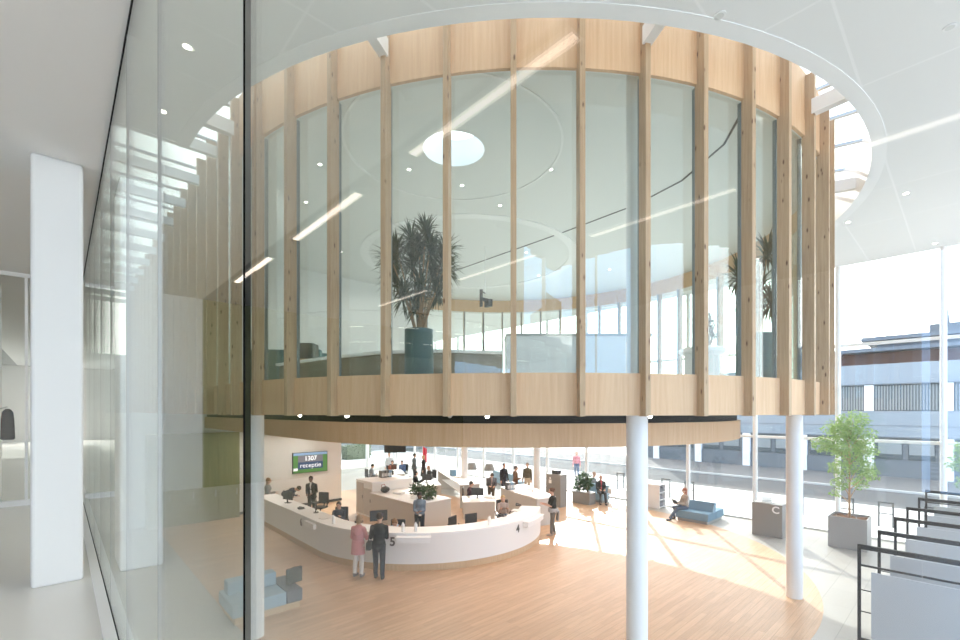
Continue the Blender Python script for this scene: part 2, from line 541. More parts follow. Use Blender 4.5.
# ------------------------------------------------------------------ the round timber room
drum = thing('timber_room', 'round timber and glass upper room standing on white columns', 'room', (CX, CY, ZB))
def ap(a, r): return (CX + r*math.cos(R(a)), CY + r*math.sin(R(a)))
STEP = 6.75
fin_angles = [-136.2 + STEP*k for k in range(-6, 32)]
YT0, YT1 = CY, 31.0
fin_pos = [(ap(a, RF - 0.10), R(a)) for a in fin_angles]
TS = 1.05
tail_y = [CY + 0.45 + TS*k for k in range(int((YT1 - CY)/TS))]
fin_pos += [((CX - RF + 0.10, y), PI) for y in tail_y]
fin0 = None
for k, ((x, y), a) in enumerate(fin_pos):
    if fin0 is None:
        b = MB(); b.box(-0.10, 0.10, -0.043, 0.043, 0.0, ZR - ZB - 0.10)
        fin0 = b.build('fin', M_PINE, drum, bev=0.004, seg=1)
        f = fin0
    else:
        f = fin0.copy(); COL.objects.link(f); f.parent = drum
    f.location = (x - CX, y - CY, -0.012); f.rotation_euler = (0, 0, a)
# panels: sill and header, one mesh each, oak veneer
A0, A1 = -180, 78
for nm, z0, z1 in (('sill_panel', ZB, ZS), ('header_panel', ZG, ZR - 0.05)):
    b = MB(); b.arc(CX, CY, RP - 0.06, RP, A0, A1, z0, z1, 86)
    if nm == 'sill_panel': b.box(CX - RP, CX - RP + 0.06, CY, YT1, z0, z1)
    b.build(nm, M_OAK, drum, world=True)
# panes between fins
edges = fin_angles + [fin_angles[-1] + STEP]
for i in range(len(fin_angles) - 1):
    b = MB(); b.arc(CX, CY, RG - 0.012, RG, edges[i] + 0.15, edges[i+1] - 0.15, ZS, ZG, 4)
    b.build('pane', M_GLASS_D, drum, world=True)
yy = [CY - 0.35] + tail_y
for i in range(len(yy) - 1):
    b = MB(); b.box(CX - RG, CX - RG + 0.012, yy[i] + 0.02, yy[i+1] - 0.02, ZS, ZG + 0.55)
    b.build('pane', M_GLASS_D, drum, world=True)
# steel glazing posts just inside each fin
b = MB()
for a in fin_angles:
    x, y = ap(a, RG - 0.03); b.rbox(x, y, ZS, ZG, 0.03, 0.012, R(a))
b.build('glazing_bar', mat('blue grey bar', (0.22, 0.27, 0.30), 0.4), drum, world=True)
# floor slab, roof slab, inner ceiling
circ = [ap(a, RP - 0.07) for a in range(-180, 79, 3)]
poly = circ + [(CX + 1.77, YT1), (CX - RP + 0.07, YT1)]
b = MB(); b.prism(poly, ZB + 0.02, 4.95); b.build('floor_slab', mat('pale floor', (0.70, 0.69, 0.67), 0.5), drum, world=True)
# ceiling with round roof light
LX, LY, LR = 6.42, 7.78, 0.68
ZI = 10.30
vs = []; fs = []
pp = poly
n0 = len(pp)
outer = []
for k in range(120):
    a = 2*PI*k/120; c, d = math.cos(a), math.sin(a)
    best = None
    for i in range(n0):
        p, q = pp[i], pp[(i+1) % n0]
        ex, ey = q[0]-p[0], q[1]-p[1]
        den = c*ey - d*ex
        if abs(den) < 1e-9: continue
        t = ((p[0]-LX)*ey - (p[1]-LY)*ex)/den
        u = ((p[0]-LX)*d - (p[1]-LY)*c)/den
        if t > 0 and -1e-6 <= u <= 1+1e-6 and (best is None or t < best): best = t
    outer.append((LX + c*best, LY + d*best))
for k in range(120):
    a = 2*PI*k/120
    q = (LX + LR*math.cos(a), LY + LR*math.sin(a)); o_ = outer[k]
    vs += [(q[0], q[1], ZI), (o_[0], o_[1], ZI), (o_[0], o_[1], ZR - 0.02), (q[0], q[1], ZR - 0.02)]
for i in range(120):
    j = (i+1) % 120
    for k in range(4): fs.append((i*4+k, j*4+k, j*4+(k+1) % 4, i*4+(k+1) % 4))
b = MB(); b.add(vs, fs); b.build('roof_slab', M_DCEIL, drum, world=True)
b = MB(); b.cyl(LX, LY, ZR, ZR + 0.02, LR + 0.05, 40); b.build('roof_light', M_GLASS_F, drum, world=True)
# raised ceiling rings
def ring(name, cx, cy, r, wd_, m, dz=0.03):
    b = MB(); b.arc(cx, cy, r, r + wd_, 0, 360, ZI - dz, ZI - 0.001, 72); return b.build(name, m, drum, world=True)
ring('ceiling_ring', LX, LY, 2.35, 0.05, M_TRIM, 0.02)
ring('ceiling_ring', 11.5, 13.0, 3.75, 0.30, M_TRIM, 0.03)
b = MB(); b.strip([(9.4, 2.75), (10.6, 3.6), (11.5, 4.9), (11.9, 6.4), (12.0, 9.0), (12.0, 13.0), (12.0, 18.3)], 0, 0.05, ZI - 0.012, ZI - 0.001)
b.build('ceiling_slot', M_DARK, drum, world=True)
# inner wall closing the office part
b = MB(); b.box(CX - RG + 0.08, 12.9, 18.5, 18.62, 4.95, ZI); b.build('inner_wall', M_WHITE, drum, world=True)
b = MB(); b.box(11.5, 12.3, 18.44, 18.5, 4.95, 7.1); b.build('inner_door', M_TRIM, drum, world=True)
# recess and lower soffit
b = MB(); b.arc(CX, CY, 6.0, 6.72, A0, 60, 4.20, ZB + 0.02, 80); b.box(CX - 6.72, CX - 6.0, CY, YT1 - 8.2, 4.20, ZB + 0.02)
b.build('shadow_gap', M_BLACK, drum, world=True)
circ2 = [ap(a, 6.8) for a in range(-180, 61, 3)]
b = MB(); b.prism(circ2 + [(CX + 3.4, 22.0), (CX - 6.8, 22.0)], 3.80, 4.26)
b.build('soffit_disc', [M_OAK], drum, world=True)
# soffit spots at the rim of the recess
def ang_at(px, rad):
    best = None
    for i in range(-1800, -500):
        a = i/10.0; x, y = ap(a, rad); X = math.cos(YAW)*x - math.sin(YAW)*y; z = math.sin(YAW)*x + math.cos(YAW)*y
        q = 480 + 453.3*X/z
        if best is None or abs(q - px) < best[0]: best = (abs(q - px), a)
    return best[1]
for px in (300, 347, 450, 487, 650):
    x, y = ap(ang_at(px, 7.6), 7.6)
    MB().cyl(x, y, ZB - 0.02, ZB + 0.02, 0.05, 14).build('soffit_spot', M_STEEL, drum, world=True)
    MB().ell((x, y, ZB - 0.028), (0.034, 0.034, 0.026), 10, 6).build('spot_lens', M_STEEL if px == 450 else mat('bright spot lens', (1, 1, 1), 0.5, emit=(1.0, 0.9, 0.75), es=60.0), drum, world=True)
# white beams from the drum to the ceiling edge
for k, a in enumerate(fin_angles):
    if (k - 4) % 4: continue
    b = MB(); x, y = ap(a, (RF + RH)/2 + 0.02); b.rbox(x, y, 10.05, 10.32, (RH - RF)/2 + 0.06, 0.075, R(a))
    b.build('tie_beam', M_TRIM, drum, world=True)
for k in range(12):
    y = 11.3 + 1.69*k
    b = MB(); b.box(0.30, CX - RF + 0.02, y - 0.06, y + 0.06, 10.1, 10.32); b.build('tie_beam', M_TRIM, drum, world=True)

# glazing over the open ring
sk = thing('window_3', None, None, (CX, CY, ZR), kind='structure')
for i in range(30):
    a = -180 + 9*i
    b = MB(); b.arc(CX, CY, RP - 0.05, RH + 0.10, a + 0.2, a + 8.8, ZR - CY*0 + 0.01, ZR + 0.03, 3); b.build('pane', M_GLASS_S, sk, world=True)
    b = MB(); b.arc(CX, CY, RP - 0.05, RH + 0.10, a - 0.25, a + 0.25, ZR + 0.0, ZR + 0.06, 1); b.build('glazing_bar', M_ALU, sk, world=True)
for k in range(12):
    y = 10.66 + 1.69*k
    b = MB(); b.box(0.1, CX - RP + 0.1, y + 0.03, y + 1.66, ZR + 0.01, ZR + 0.03); b.build('pane', M_GLASS_S, sk, world=True)
    b = MB(); b.box(0.1, CX - RP + 0.1, y - 0.03, y + 0.03, ZR, ZR + 0.06); b.build('glazing_bar', M_ALU, sk, world=True)

# white round columns
for x, y, lab in ((2.86, 9.71, 'white round column in front of the pale blue sofa'),
                  (7.07, 3.77, 'white round column at the middle of the round room'),
                  (13.03, 2.87, 'white round column standing between grey kiosk and tall tree planter'),
                  (17.9, 15.03, 'white round column behind the right end of the counter'),
                  (15.2, 17.56, 'slim round column behind the desks of the office')):
    b = MB(); b.cyl(x, y, 0.0, ZI if (x, y) == (7.07, 3.77) else ZB + 0.02, 0.172, 32)
    tag(b.build('round_column', M_COLUMN, smooth=True), lab, 'column')

# ------------------------------------------------------------------ street facade
fa = thing('window_4', None, None, (FX, 0, 0), kind='structure')
posts = [0.56 + 2.7*k for k in range(-1, 13)]
for y in posts:
    b = MB(); b.cyl(0, y, 0, ZC, 0.085, 16); b.build('mullion', M_TRIM, fa, smooth=True)
for i in range(len(posts) - 1):
    b = MB(); b.box(0.12, 0.14, posts[i] + 0.02, posts[i+1] - 0.02, 0.06, ZC); b.build('pane', M_GLASS_F, fa)
for z in (3.45, 6.88):
    b = MB(); b.box(0.02, 0.18, posts[0], posts[-1], z - 0.05, z + 0.05); b.build('transom', M_TRIM, fa)
b = MB(); b.box(0.05, 0.20, posts[0], posts[-1], 0, 0.06); b.build('bottom_rail', M_ALU, fa)
fe = thing('window_5', None, None, (0, YE, 0), kind='structure')
for k in range(8):
    x = 3.2 + 2.5*k
    b = MB(); b.cyl(x, 0, 0, ZC, 0.14, 14); b.build('mullion', M_TRIM, fe, smooth=True)
    if k < 7:
        b = MB(); b.box(x + 0.05, x + 2.45, 0.10, 0.12, 0.05, ZC); b.build('pane', M_GLASS_F, fe)
b = MB(); b.box(3.2, 20.8, 0.05, 0.2, 3.4, 3.5); b.build('transom', M_TRIM, fe)
fn = thing('window_6', None, None, (0, YS, 0), kind='structure')
for k in range(8):
    x = 0.6 + 2.9*k
    b = MB(); b.cyl(x, 0, 0, ZC, 0.085, 14); b.build('mullion', M_TRIM, fn, smooth=True)
    if k < 7:
        b = MB(); b.box(x + 0.05, x + 2.85, -0.12, -0.10, 0.05, ZC); b.build('pane', M_GLASS_F, fn)
b = MB(); b.box(0.6, 20.9, -0.2, -0.05, 3.4, 3.5); b.build('transom', M_TRIM, fn)

# hall downlights
def W(px, py, h=0.0):
    z = (4.5 - h)*453.3/(py - 411.0); X = (px - 480)/453.3*z
    return (math.cos(YAW)*X + math.sin(YAW)*z, -math.sin(YAW)*X + math.cos(YAW)*z)
dl0 = None
for px, py, lab in ((187, 46, 'small round ceiling downlight nearest the gallery glass'), (163, 111, 'small round ceiling downlight beside the skylight slot'),
                    (906, 193, 'small ceiling downlight right of the round opening, nearest of three'), (848, 222, 'small ceiling downlight closest to the timber fins'),
                    (935, 243, 'small ceiling downlight closest to the street facade'), (720, 15, 'small ceiling downlight near the top edge, above the beams'), (950, 27, 'small ceiling downlight near the top right corner')):
    x, y = W(px, py, ZC)
    t = thing('downlight', lab, 'lamp', (x, y, ZC), group='downlights in the hall ceiling')
    b = MB(); b.lathe([(0.075, -0.012), (0.075, 0.0)], 0, 0, 18); b.build('rim', M_TRIM, t)
    b = MB(); b.cyl(0, 0, -0.016, -0.011, 0.052, 16); b.build('lens', M_SPOT if py > 40 else M_ALU, t)
def lamp(name, x, y, z, power, size=0.10, parent=None, col=(1.0, 0.95, 0.88), spread=160):
    l = bpy.data.lights.new(name, 'AREA'); l.shape = 'DISK'; l.size = size; l.energy = power; l.color = col; l.spread = R(spread)
    o = bpy.data.objects.new(name, l); COL.objects.link(o); o.location = (x, y, z)
    if parent is not None: o.parent = parent
    return o
P_ROOM, P_HALL, P_GAL_FILL = 30.0, 60.0, 37.0
for px, py, lab in ((320, 164, 'small downlight in the room ceiling, left of the roof light'), (409, 169, 'small downlight in the room ceiling, nearest left of the roof light'),
                (462, 185, 'small downlight in the room ceiling, just under the roof light'), (551, 169, 'small downlight in the room ceiling, inside the ring on the right'),
                (500, 205, 'small downlight in the room ceiling, between the two rings'), (634, 140, 'small downlight in the room ceiling, beside the inner column')):
    x, y = W(px, py, ZI)
    t = thing('downlight', lab, 'lamp', (x, y, ZI), group='downlights in the round room')
    b = MB(); b.lathe([(0.06, -0.012), (0.06, 0.0)], 0, 0, 16); b.build('rim', M_TRIM, t)
    b = MB(); b.cyl(0, 0, -0.016, -0.011, 0.042, 14); b.build('lens', M_SPOT, t)
    lamp('lamp_light', 0, 0, -0.03, P_ROOM, 0.08, t)

for k, (x, y) in enumerate(((7.5, 15.5), (10.5, 16.5), (9.0, 12.0), (12.5, 11.0), (15.0, 12.5), (14.5, 8.0), (12.5, 5.0), (16.5, 10.0), (4.5, 16.0), (5.0, 12.5), (4.2, 20.5), (4.2, 24.0), (4.2, 27.5))):  # extra lamps added to brighten the room and its tail
    t = thing('downlight', 'added fill downlight in the room ceiling away from the roof light', 'lamp', (x, y, ZI), group='added fill downlights further inside the round room')
    b = MB(); b.lathe([(0.06, -0.012), (0.06, 0.0)], 0, 0, 16); b.build('rim', M_TRIM, t)
    b = MB(); b.cyl(0, 0, -0.016, -0.011, 0.042, 14); b.build('lens', M_SPOT, t)
    lamp('lamp_light', 0, 0, -0.03, P_ROOM, 0.08, t)
for k in range(16):  # lamps added out of sight to lift the dim space below
    x, y = ap(-180 + 22.5*k + 8, 5.2 if k % 2 else 2.6)
    t = thing('downlight', 'added unseen downlight in the underside of the round timber room', 'lamp', (x, y, 3.80), group='added downlights under the round room')
    b = MB(); b.lathe([(0.06, -0.012), (0.06, 0.0)], 0, 0, 12); b.build('rim', M_TRIM, t)
    lamp('lamp_light', 0, 0, -0.02, 20.0, 0.08, t)
for x, y in ((6.2, 20.0), (8.2, 20.2), (5.5, 17.6), (13.0, 18.6), (14.6, 21.0)):  # more unseen lamps added, these brighten the screen wall
    t = thing('downlight', 'added unseen downlight in the soffit in front of the screen wall', 'lamp', (x, y, 3.80), group='added downlights under the round room')
    b = MB(); b.lathe([(0.06, -0.012), (0.06, 0.0)], 0, 0, 12); b.build('rim', M_TRIM, t)
    lamp('lamp_light', 0, 0, -0.02, 32.0, 0.08, t)
for x in (-7.5, -5.0, -2.6, -0.6):  # unseen fill lamps added for the gallery, placed clear of its reflections
    for y in (-6.5, -4.0, -1.5):
        t = thing('downlight', 'added fill downlight in the gallery ceiling behind the camera', 'lamp', (x, y, GC), group='added fill downlights in the gallery')
        b = MB(); b.lathe([(0.06, -0.012), (0.06, 0.0)], 0, 0, 12); b.build('rim', M_TRIM, t)
        lamp('lamp_light', 0, 0, -0.02, P_GAL_FILL, 0.10, t)
# ------------------------------------------------------------------ outside
M_PAVE = brick('pale paving', (0.62, 0.61, 0.60), (0.58, 0.575, 0.565), (0.50, 0.49, 0.48), 0.6, 0.3, 0.01, 0.8, 0.0, 0.2)
M_ROAD = mat('asphalt', (0.085, 0.09, 0.095), 0.9, spec=0.2)
M_ROAD2 = brick('street brick', (0.14, 0.138, 0.14), (0.12, 0.12, 0.122), (0.10, 0.10, 0.10), 0.2, 0.1, 0.006, 0.85, 0.0, 0.2)
b = MB(); b.box(FX + 0.15, 60, -60, 90, -0.30, -0.02); b.box(-30, FX + 0.15, YE + 0.2, 120, -0.30, -0.02); b.box(-30, FX + 0.15, -60, YS - 0.2, -0.30, -0.02)
struct(b.build('ground', M_PAVE))
b = MB(); b.box(28.5, 34.0, -60, 90, -0.02, -0.012)
struct(b.build('ground_street', M_ROAD))
b = MB(); b.box(34.0, 34.15, -60, 90, -0.02, 0.10)
struct(b.build('ground_kerb', mat('kerb', (0.55, 0.55, 0.54), 0.8)))
b = MB(); b.box(34.15, 41.0, -60, 90, -0.02, 0.08)
struct(b.build('ground_sidewalk', M_ROAD2))

MB().box(2, 19, 40, 60, -0.02, 0.0).build('ground_lawn', mat('lawn', (0.10, 0.15, 0.045), 0.9))['kind'] = 'structure'
def hedge(x, y, hx, hy, h, label):
    t = thing('hedge', label, 'hedge', (x, y, -0.02), group='hedges outside')
    q = MB()
    for _ in range(1500):
        leaf_p = Vector((random.uniform(-hx, hx), random.uniform(-hy, hy), random.uniform(0.05, h)))
        d = Vector((random.gauss(0,1), random.gauss(0,1), random.gauss(0,.7))).normalized(); s_ = d.cross(Vector((.3,.2,1))).normalized()*0.09
        q.add([leaf_p, leaf_p + d*.12 + s_, leaf_p + d*.26, leaf_p + d*.12 - s_], [(0,1,2,3)])
    q.box(-hx*.9, hx*.9, -hy*.9, hy*.9, 0, h*.9)
    q.build('foliage', leafmat('hedge leaf', (0.16, 0.21, 0.12), (0.24, 0.29, 0.18)), t, fix=False)
hedge(20.6, 39.5, 1.3, .6, 1.3, 'small green hedge outside beyond the far end windows')
fb = thing('grey_terrace', 'long grey building far beyond the end windows', 'building', (20, 49, 0))
MB().box(-28, 14, -3, 3, 0, 9).build('wall', mat('grey render', (0.26, 0.27, 0.275), 0.8), fb)
for k in range(13):
    MB().box(-27 + 3.2*k, -25.4 + 3.2*k, -3.05, -3.0, 1.0, 3.4).build('window', mat('dark panes', (0.09, 0.115, 0.12), 0.3), fb)
    MB().box(-27 + 3.2*k, -25.4 + 3.2*k, -3.05, -3.0, 5.0, 7.6).build('window', mat('dark panes', (0.09, 0.115, 0.12), 0.3), fb)
BX = 41.0
M_BLUE = mat('blue cladding', (0.27, 0.305, 0.335), 0.5)
M_BLUE_D = mat('deep blue cladding', (0.135, 0.155, 0.175), 0.5)
M_BRICKR = mat('red brick', (0.20, 0.095, 0.075), 0.9)
M_ROOF = mat('dark roof edge', (0.12, 0.14, 0.165), 0.6)
M_BLIND = mat('pale blind', (0.27, 0.29, 0.29), 0.8)
M_WIN = mat('dark window', (0.05, 0.075, 0.09), 0.15, spec=0.5)
bd = thing('office_building', 'low blue clad office building with white piers across the street', 'building', (BX, 8, 0))
b = MB(); b.box(BX + 0.15, BX + 12, -30, 21, 0, 7.7); b.build('wall', M_BLUE_D, bd, world=True)
b = MB(); b.box(BX, BX + 0.15, -30, 21, 2.75, 4.5); b.build('lower_band', M_BLUE, bd, world=True)
b = MB(); b.box(BX, BX + 0.15, -30, 21, 6.35, 7.7); b.build('upper_band', M_BLUE, bd, world=True)
b = MB(); b.box(BX - 0.02, BX, -30, 21, 3.50, 3.53); b.box(BX - 0.06, BX + 0.15, -30, 21, 6.28, 6.36); b.box(BX-0.06, BX+0.15, -30, 21, 2.70, 2.77); b.build('band_joint', M_BLUE_D, bd, world=True)
b = MB(); b.box(BX, BX + 0.15, -30, 21, 0.0, 1.2); b.build('plinth_band', M_BLUE_D, bd, world=True)
piers = [0.9 + 3.8*k for k in range(-8, 6)]
for y in piers:
    b = MB(); b.box(BX - 0.12, BX + 0.15, y - 0.27, y + 0.27, 0, 2.72); b.build('pier', M_TRIM, bd, world=True)
    b = MB(); b.box(BX - 0.04, BX + 0.15, y - 0.25, y + 0.25, 4.5, 6.3); b.build('upper_pier', M_TRIM, bd, world=True)
for i in range(len(piers) - 1):
    y0, y1 = piers[i] + 0.29, piers[i+1] - 0.29
    wn = MB().box(BX + 0.10, BX + 0.149, y0, y1, 4.5, 6.28).build('window', M_WIN, bd, world=True)
    bl = MB()
    n = 22
    for k in range(n):
        yk = y0 + (y1-y0)*(k+0.5)/n
        bl.box(BX + 0.06, BX + 0.098, yk - 0.045, yk + 0.045, 4.55, 6.22)
    bl.build('blind', M_BLIND, bd, world=True)
    for j in range(2):
        ya = y0 + (y1-y0)*(0.08 + 0.48*j); yb = ya + (y1-y0)*0.40
        MB().box(BX + 0.09, BX + 0.148, ya, yb, 1.25, 2.55).build('window', M_WIN, bd, world=True)
        MB().box(BX + 0.075, BX + 0.089, ya + 0.05, yb - 0.05, 1.6, 2.5).build('blind', M_BLIND, bd, world=True)
b = MB(); b.box(BX + 3, BX + 10, -30, 11.0, 7.7, 8.75); b.build('brick_storey', M_BRICKR, bd, world=True)
b = MB(); b.box(BX + 1.6, BX + 11, -30, 12.0, 8.75, 9.0); b.build('roof', M_ROOF, bd, world=True)
b = MB(); b.box(BX + 3, BX + 9, -30, 4.6, 9.0, 9.6); b.box(BX + 2.2, BX + 10, -30, 5.4, 9.6, 9.85); b.build('roof_storey', M_ROOF, bd, world=True)
b = MB(); b.box(BX + 4, BX + 5.2, 0.4, 1.9, 9.85, 10.6); b.build('roof_plant', mat('dull zinc', (0.12, 0.13, 0.14), 0.7), bd, world=True)
b = MB(); b.tube([(BX + 4.5, 1.1, 10.6), (BX + 4.5, 1.1, 12.2)], [0.22, 0.04]); b.build('mast', mat('dull zinc', (0.12, 0.13, 0.14), 0.7), bd, world=True)
b = MB(); b.cyl(0, 0, 0, 0.06, 0.16, 20); o = b.build('round_lamp', M_ALU, bd); o.location = (-0.02, -2.3, 3.3); o.rotation_euler = (0, -PI/2, 0)

# gabled house reflected in the curved glass, beyond the near end of the hall
hs = thing('gabled_house', 'tall white gabled house mirrored in the curved glass upstairs', 'building', (-13, -23, 0), R(-40))
b = MB(); b.box(-4, 4, -4, 4, 0, 11.0); b.build('wall', M_WHITE, hs)
b = MB(); b.add([(-4.4,-4.4,10.9),(4.4,-4.4,10.9),(4.4,4.4,10.9),(-4.4,4.4,10.9),(0,-4.4,13.8),(0,4.4,13.8)], [(0,1,4),(1,2,5,4),(2,3,5),(3,0,4,5),(0,3,2,1)]); b.build('roof', M_ROOF, hs)
for k in range(3):
    MB().box(-2.9 + 2.3*k, -1.7 + 2.3*k, 4.0, 4.05, 7.6, 9.4).build('window', M_WIN, hs)

# bike stands outside
bk0 = None
spots = [(23.3, 10.8), (23.3, 9.6), (23.6, 5.1), (23.6, 3.4), (23.6, 2.2), (23.6, 13.6), (23.6, 0.9)]
bl = ['steel hoop bicycle stand outside, left of the blue sofa', 'second steel bicycle stand outside the glass, right beside the first', 'steel bicycle stand outside, right of the grey kiosk',
      'steel bicycle stand outside behind the tree trunk', 'steel bicycle stand outside, right of the tree planter', 'steel bicycle stand outside behind the seated man', 'steel bicycle stand outside behind the display frames']
for (x, y), lab in zip(spots, bl):
    if bk0 is None:
        bk0 = thing('bicycle_stand', lab, 'bicycle stand', (x, y, -0.02), group='bicycle stands outside')
        b = MB(); b.box(-0.03, 0.03, -0.24, -0.18, 0, 0.98); b.box(-0.03, 0.03, 0.18, 0.24, 0, 0.98); b.box(-0.03, 0.03, -0.24, 0.24, 0.92, 0.98)
        b.build('hoop', mat('dark galvanised steel', (0.10, 0.105, 0.11), 0.6), bk0)
        b = MB(); b.box(-0.015, 0.015, -0.18, 0.18, 0.5, 0.54); b.build('crossbar', mat('dark galvanised steel', (0.10, 0.105, 0.11), 0.6), bk0)
    else: copy_tree(bk0, (x, y, -0.02), 0, lab)
#PART2
# ------------------------------------------------------------------ reception counter
AX, AY, AR = 10.05, 13.75, 4.2
A_END = 311.0
cpts = [(AX - AR, 19.6), (AX - AR, 17.5), (AX - AR, 15.6)] + [(AX + AR*math.cos(R(a)), AY + AR*math.sin(R(a))) for a in range(180, 312, 3)]
ct = thing('reception_counter', 'long curved white reception counter on an oak plinth', 'counter', (AX, AY, 0))
b = MB(); b.strip(cpts, 0.02, 0.10, 0.0, 0.20); b.build('plinth', M_PLINTH, ct, world=True)
b = MB(); b.strip(cpts, 0.0, 0.05, 0.20, 1.03); b.build('front_panel', M_WHITE, ct, world=True)
b = MB(); b.strip(cpts, 0.0, 0.72, 1.03, 1.07); b.build('counter_top', M_TRIM, ct, world=True)
b = MB(); ex, ey = cpts[-1]; ea = R(A_END)
b.rbox(AX + (AR-0.36)*math.cos(ea), AY + (AR-0.36)*math.sin(ea), 0.0, 1.03, 0.34, 0.02, ea); b.build('end_panel', M_WHITE, ct, world=True)
def cpos(a, r): return (AX + r*math.cos(R(a)), AY + r*math.sin(R(a)))
for a0, a1 in ((222.75, 235.0), (279.75, 297.0)):
    b = MB(); b.arc(AX, AY, AR, AR + 0.20, a0, a1, 0.84, 0.98, 6); b.arc(AX, AY, AR, AR + 0.22, a0 - 0.3, a1 + 0.3, 0.98, 1.0, 6)
    b.build('visitor_shelf', M_TRIM, ct, world=True)
b = MB(); b.box(AX - AR - 0.10, AX - AR, 13.8, 14.5, 0.82, 0.98); b.build('visitor_shelf', M_TRIM, ct, world=True)
M_SIGN = mat('dark sign grey', (0.10, 0.095, 0.085), 0.6)
for s_, a in (('5', 220.6), ('4', 275.8)):
    x, y = cpos(a, AR + 0.012)
    text_mesh('number', s_, 0.34, M_SIGN, ct, (x - AX, y - AY, 0.82), (PI/2, 0, R(a) + PI/2), 0.004)
text_mesh('number', '6', 0.34, M_SIGN, ct, (AX - AR - 0.012 - AX, 14.98 - AY, 0.82), (PI/2, 0, -PI/2), 0.004)

# ------------------------------------------------------------------ walls under the room, screen
b = MB(); b.box(5.7, 10.1, 21.5, 21.9, 0, ZB)
struct(b.build('wall_screen', M_WHITE))
b = MB(); b.box(1.0, 5.7, 21.6, 21.8, 0, ZB); struct(b.build('wall_back', M_WHITE))
b = MB(); b.box(10.1, 10.4, 21.5, 32.5, 0, ZB); struct(b.build('wall_side', M_WHITE))
b = MB(); b.box(5.7, 10.4, 21.47, 21.5, 0, 0.12); b.box(10.4, 10.43, 21.5, 32.5, 0, 0.12); struct(b.build('baseboard_screen', M_DARK))
cb = thing('locker_wall', 'tall olive cupboard wall seen through the gallery glass below the room', 'cupboard', (3.4, 21.3, 0))
b = MB(); b.box(-1.0, 2.2, -0.25, 0.25, 0, 3.6); b.build('body', M_OLIVE, cb)
for k in range(4):
    d = MB().box(-0.96 + 0.79*k, -0.20 + 0.79*k, -0.28, -0.255, 0.1, 3.5).build('door', M_OLIVE, cb)
    MB().box(-0.30 + 0.79*k, -0.27 + 0.79*k, -0.31, -0.28, 1.0, 1.25).build('handle', M_STEEL, d)
def ony(px, y):
    t = (px - 480)/453.3; z = y/(math.cos(YAW) - math.sin(YAW)*t); return z*(math.cos(YAW)*t + math.sin(YAW)), z
tx0, tz0 = ony(293, 21.4); tx1, tz1 = ony(327.6, 21.4)
tv = thing('wall_screen_display', 'blue and green wall screen reading receptie', 'screen', ((tx0+tx1)/2, 21.46, 2.05))
hw = (tx1 - tx0)/2; hh = hw*0.58
M_SC_G = mat('screen green', (0.10, 0.30, 0.08), 0.3, emit=(0.10, 0.36, 0.07), es=0.12)
M_SC_B = mat('screen navy', (0.02, 0.07, 0.20), 0.3, emit=(0.02, 0.06, 0.2), es=0.25)
M_SC_L = mat('screen lilac', (0.22, 0.22, 0.29), 0.3, emit=(0.2, 0.21, 0.3), es=0.15)
M_SC_S = mat('screen sky', (0.25, 0.40, 0.65), 0.3, emit=(0.25, 0.40, 0.65), es=0.4)
M_SC_W = mat('screen white', (0.9, 0.9, 0.95), 0.3, emit=(0.9, 0.92, 1.0), es=0.8)
b = MB(); b.box(-hw, hw, -0.04, 0.05, -hh, hh); b.build('casing', M_DARK, tv)
b = MB(); b.box(-hw+.02, hw-.02, -0.045, -0.041, -hh+.02, hh-.02); b.build('picture', M_SC_G, tv)
b = MB(); b.box(-hw+.02, hw-.02, -0.048, -0.0455, hh*0.72, hh-.02); b.build('sky_band', M_SC_S, tv)
b = MB(); b.box(-hw*0.72, hw*0.72, -0.051, -0.0485, hh*0.05, hh*0.70); b.build('title_band', M_SC_L, tv)
b = MB(); b.box(-hw*0.72, hw*0.72, -0.051, -0.0485, -hh*0.62, hh*0.05); b.build('name_band', M_SC_B, tv)
b = MB(); b.box(-hw*0.97, -hw*0.74, -0.051, -0.0485, -hh*0.75, -hh*0.5); b.build('corner_mark', M_SC_W, tv)
text_mesh('number', '1307', 0.30, M_SC_W, tv, (0, -0.053, hh*0.38), (PI/2, 0, 0), 0.002)
text_mesh('word', 'receptie', 0.31, M_SC_W, tv, (0, -0.053, -hh*0.28), (PI/2, 0, 0), 0.002, bold=False)

# dark screen hanging over the back office
t = thing('hanging_screen', 'dark screen hanging from the soffit over the back office', 'screen', (10.65, 16.9, 2.70))
MB().rbox(0, 0, 0, 0.62, 0.46, 0.04, -0.6).build('casing', M_DARK, t)
MB().tube([(0, 0.0, 0.62), (0, 0.0, 3.80 - 2.70)], 0.03, 8).build('pole', M_STEEL, t)

# ------------------------------------------------------------------ desks and storage
def storage(name, label, cat, x0, x1, y0, y1, h, body, door_faces=()):
    t = thing(name, label, cat, (x0, y0, 0))
    MB().box(0, x1-x0, 0, y1-y0, 0, h-0.03).build('body', body, t, bev=0.006)
    MB().box(-0.015, x1-x0+0.015, -0.015, y1-y0+0.015, h-0.03, h).build('top', M_TRIM, t)
    for (u0, u1, z0, z1, m) in door_faces:
        d = MB().box(-0.018, -0.002, u0, u1, z0, z1).build('door', m, t)
        MB().box(-0.035, -0.018, u0+0.06, u0+0.09, (z0+z1)/2, (z0+z1)/2+0.14).build('handle', M_DARK, d)
    return t
M_GREIGE = mat('greige panel', (0.52, 0.50, 0.47), 0.6)
storage('tall_cabinet', 'tall white cabinet with grey doors behind the left of the counter', 'cabinet', 9.6, 11.6, 17.0, 18.4, 1.5, M_WHITE,
        ((0.05, 0.68, 0.08, 1.2, M_GREIGE), (0.72, 1.35, 0.08, 1.4, M_GREIGE)))
storage('low_cabinet', 'long low white cabinet with papers and plants on top', 'cabinet', 9.5, 11.2, 13.75, 16.95, 1.1, M_GREIGE)
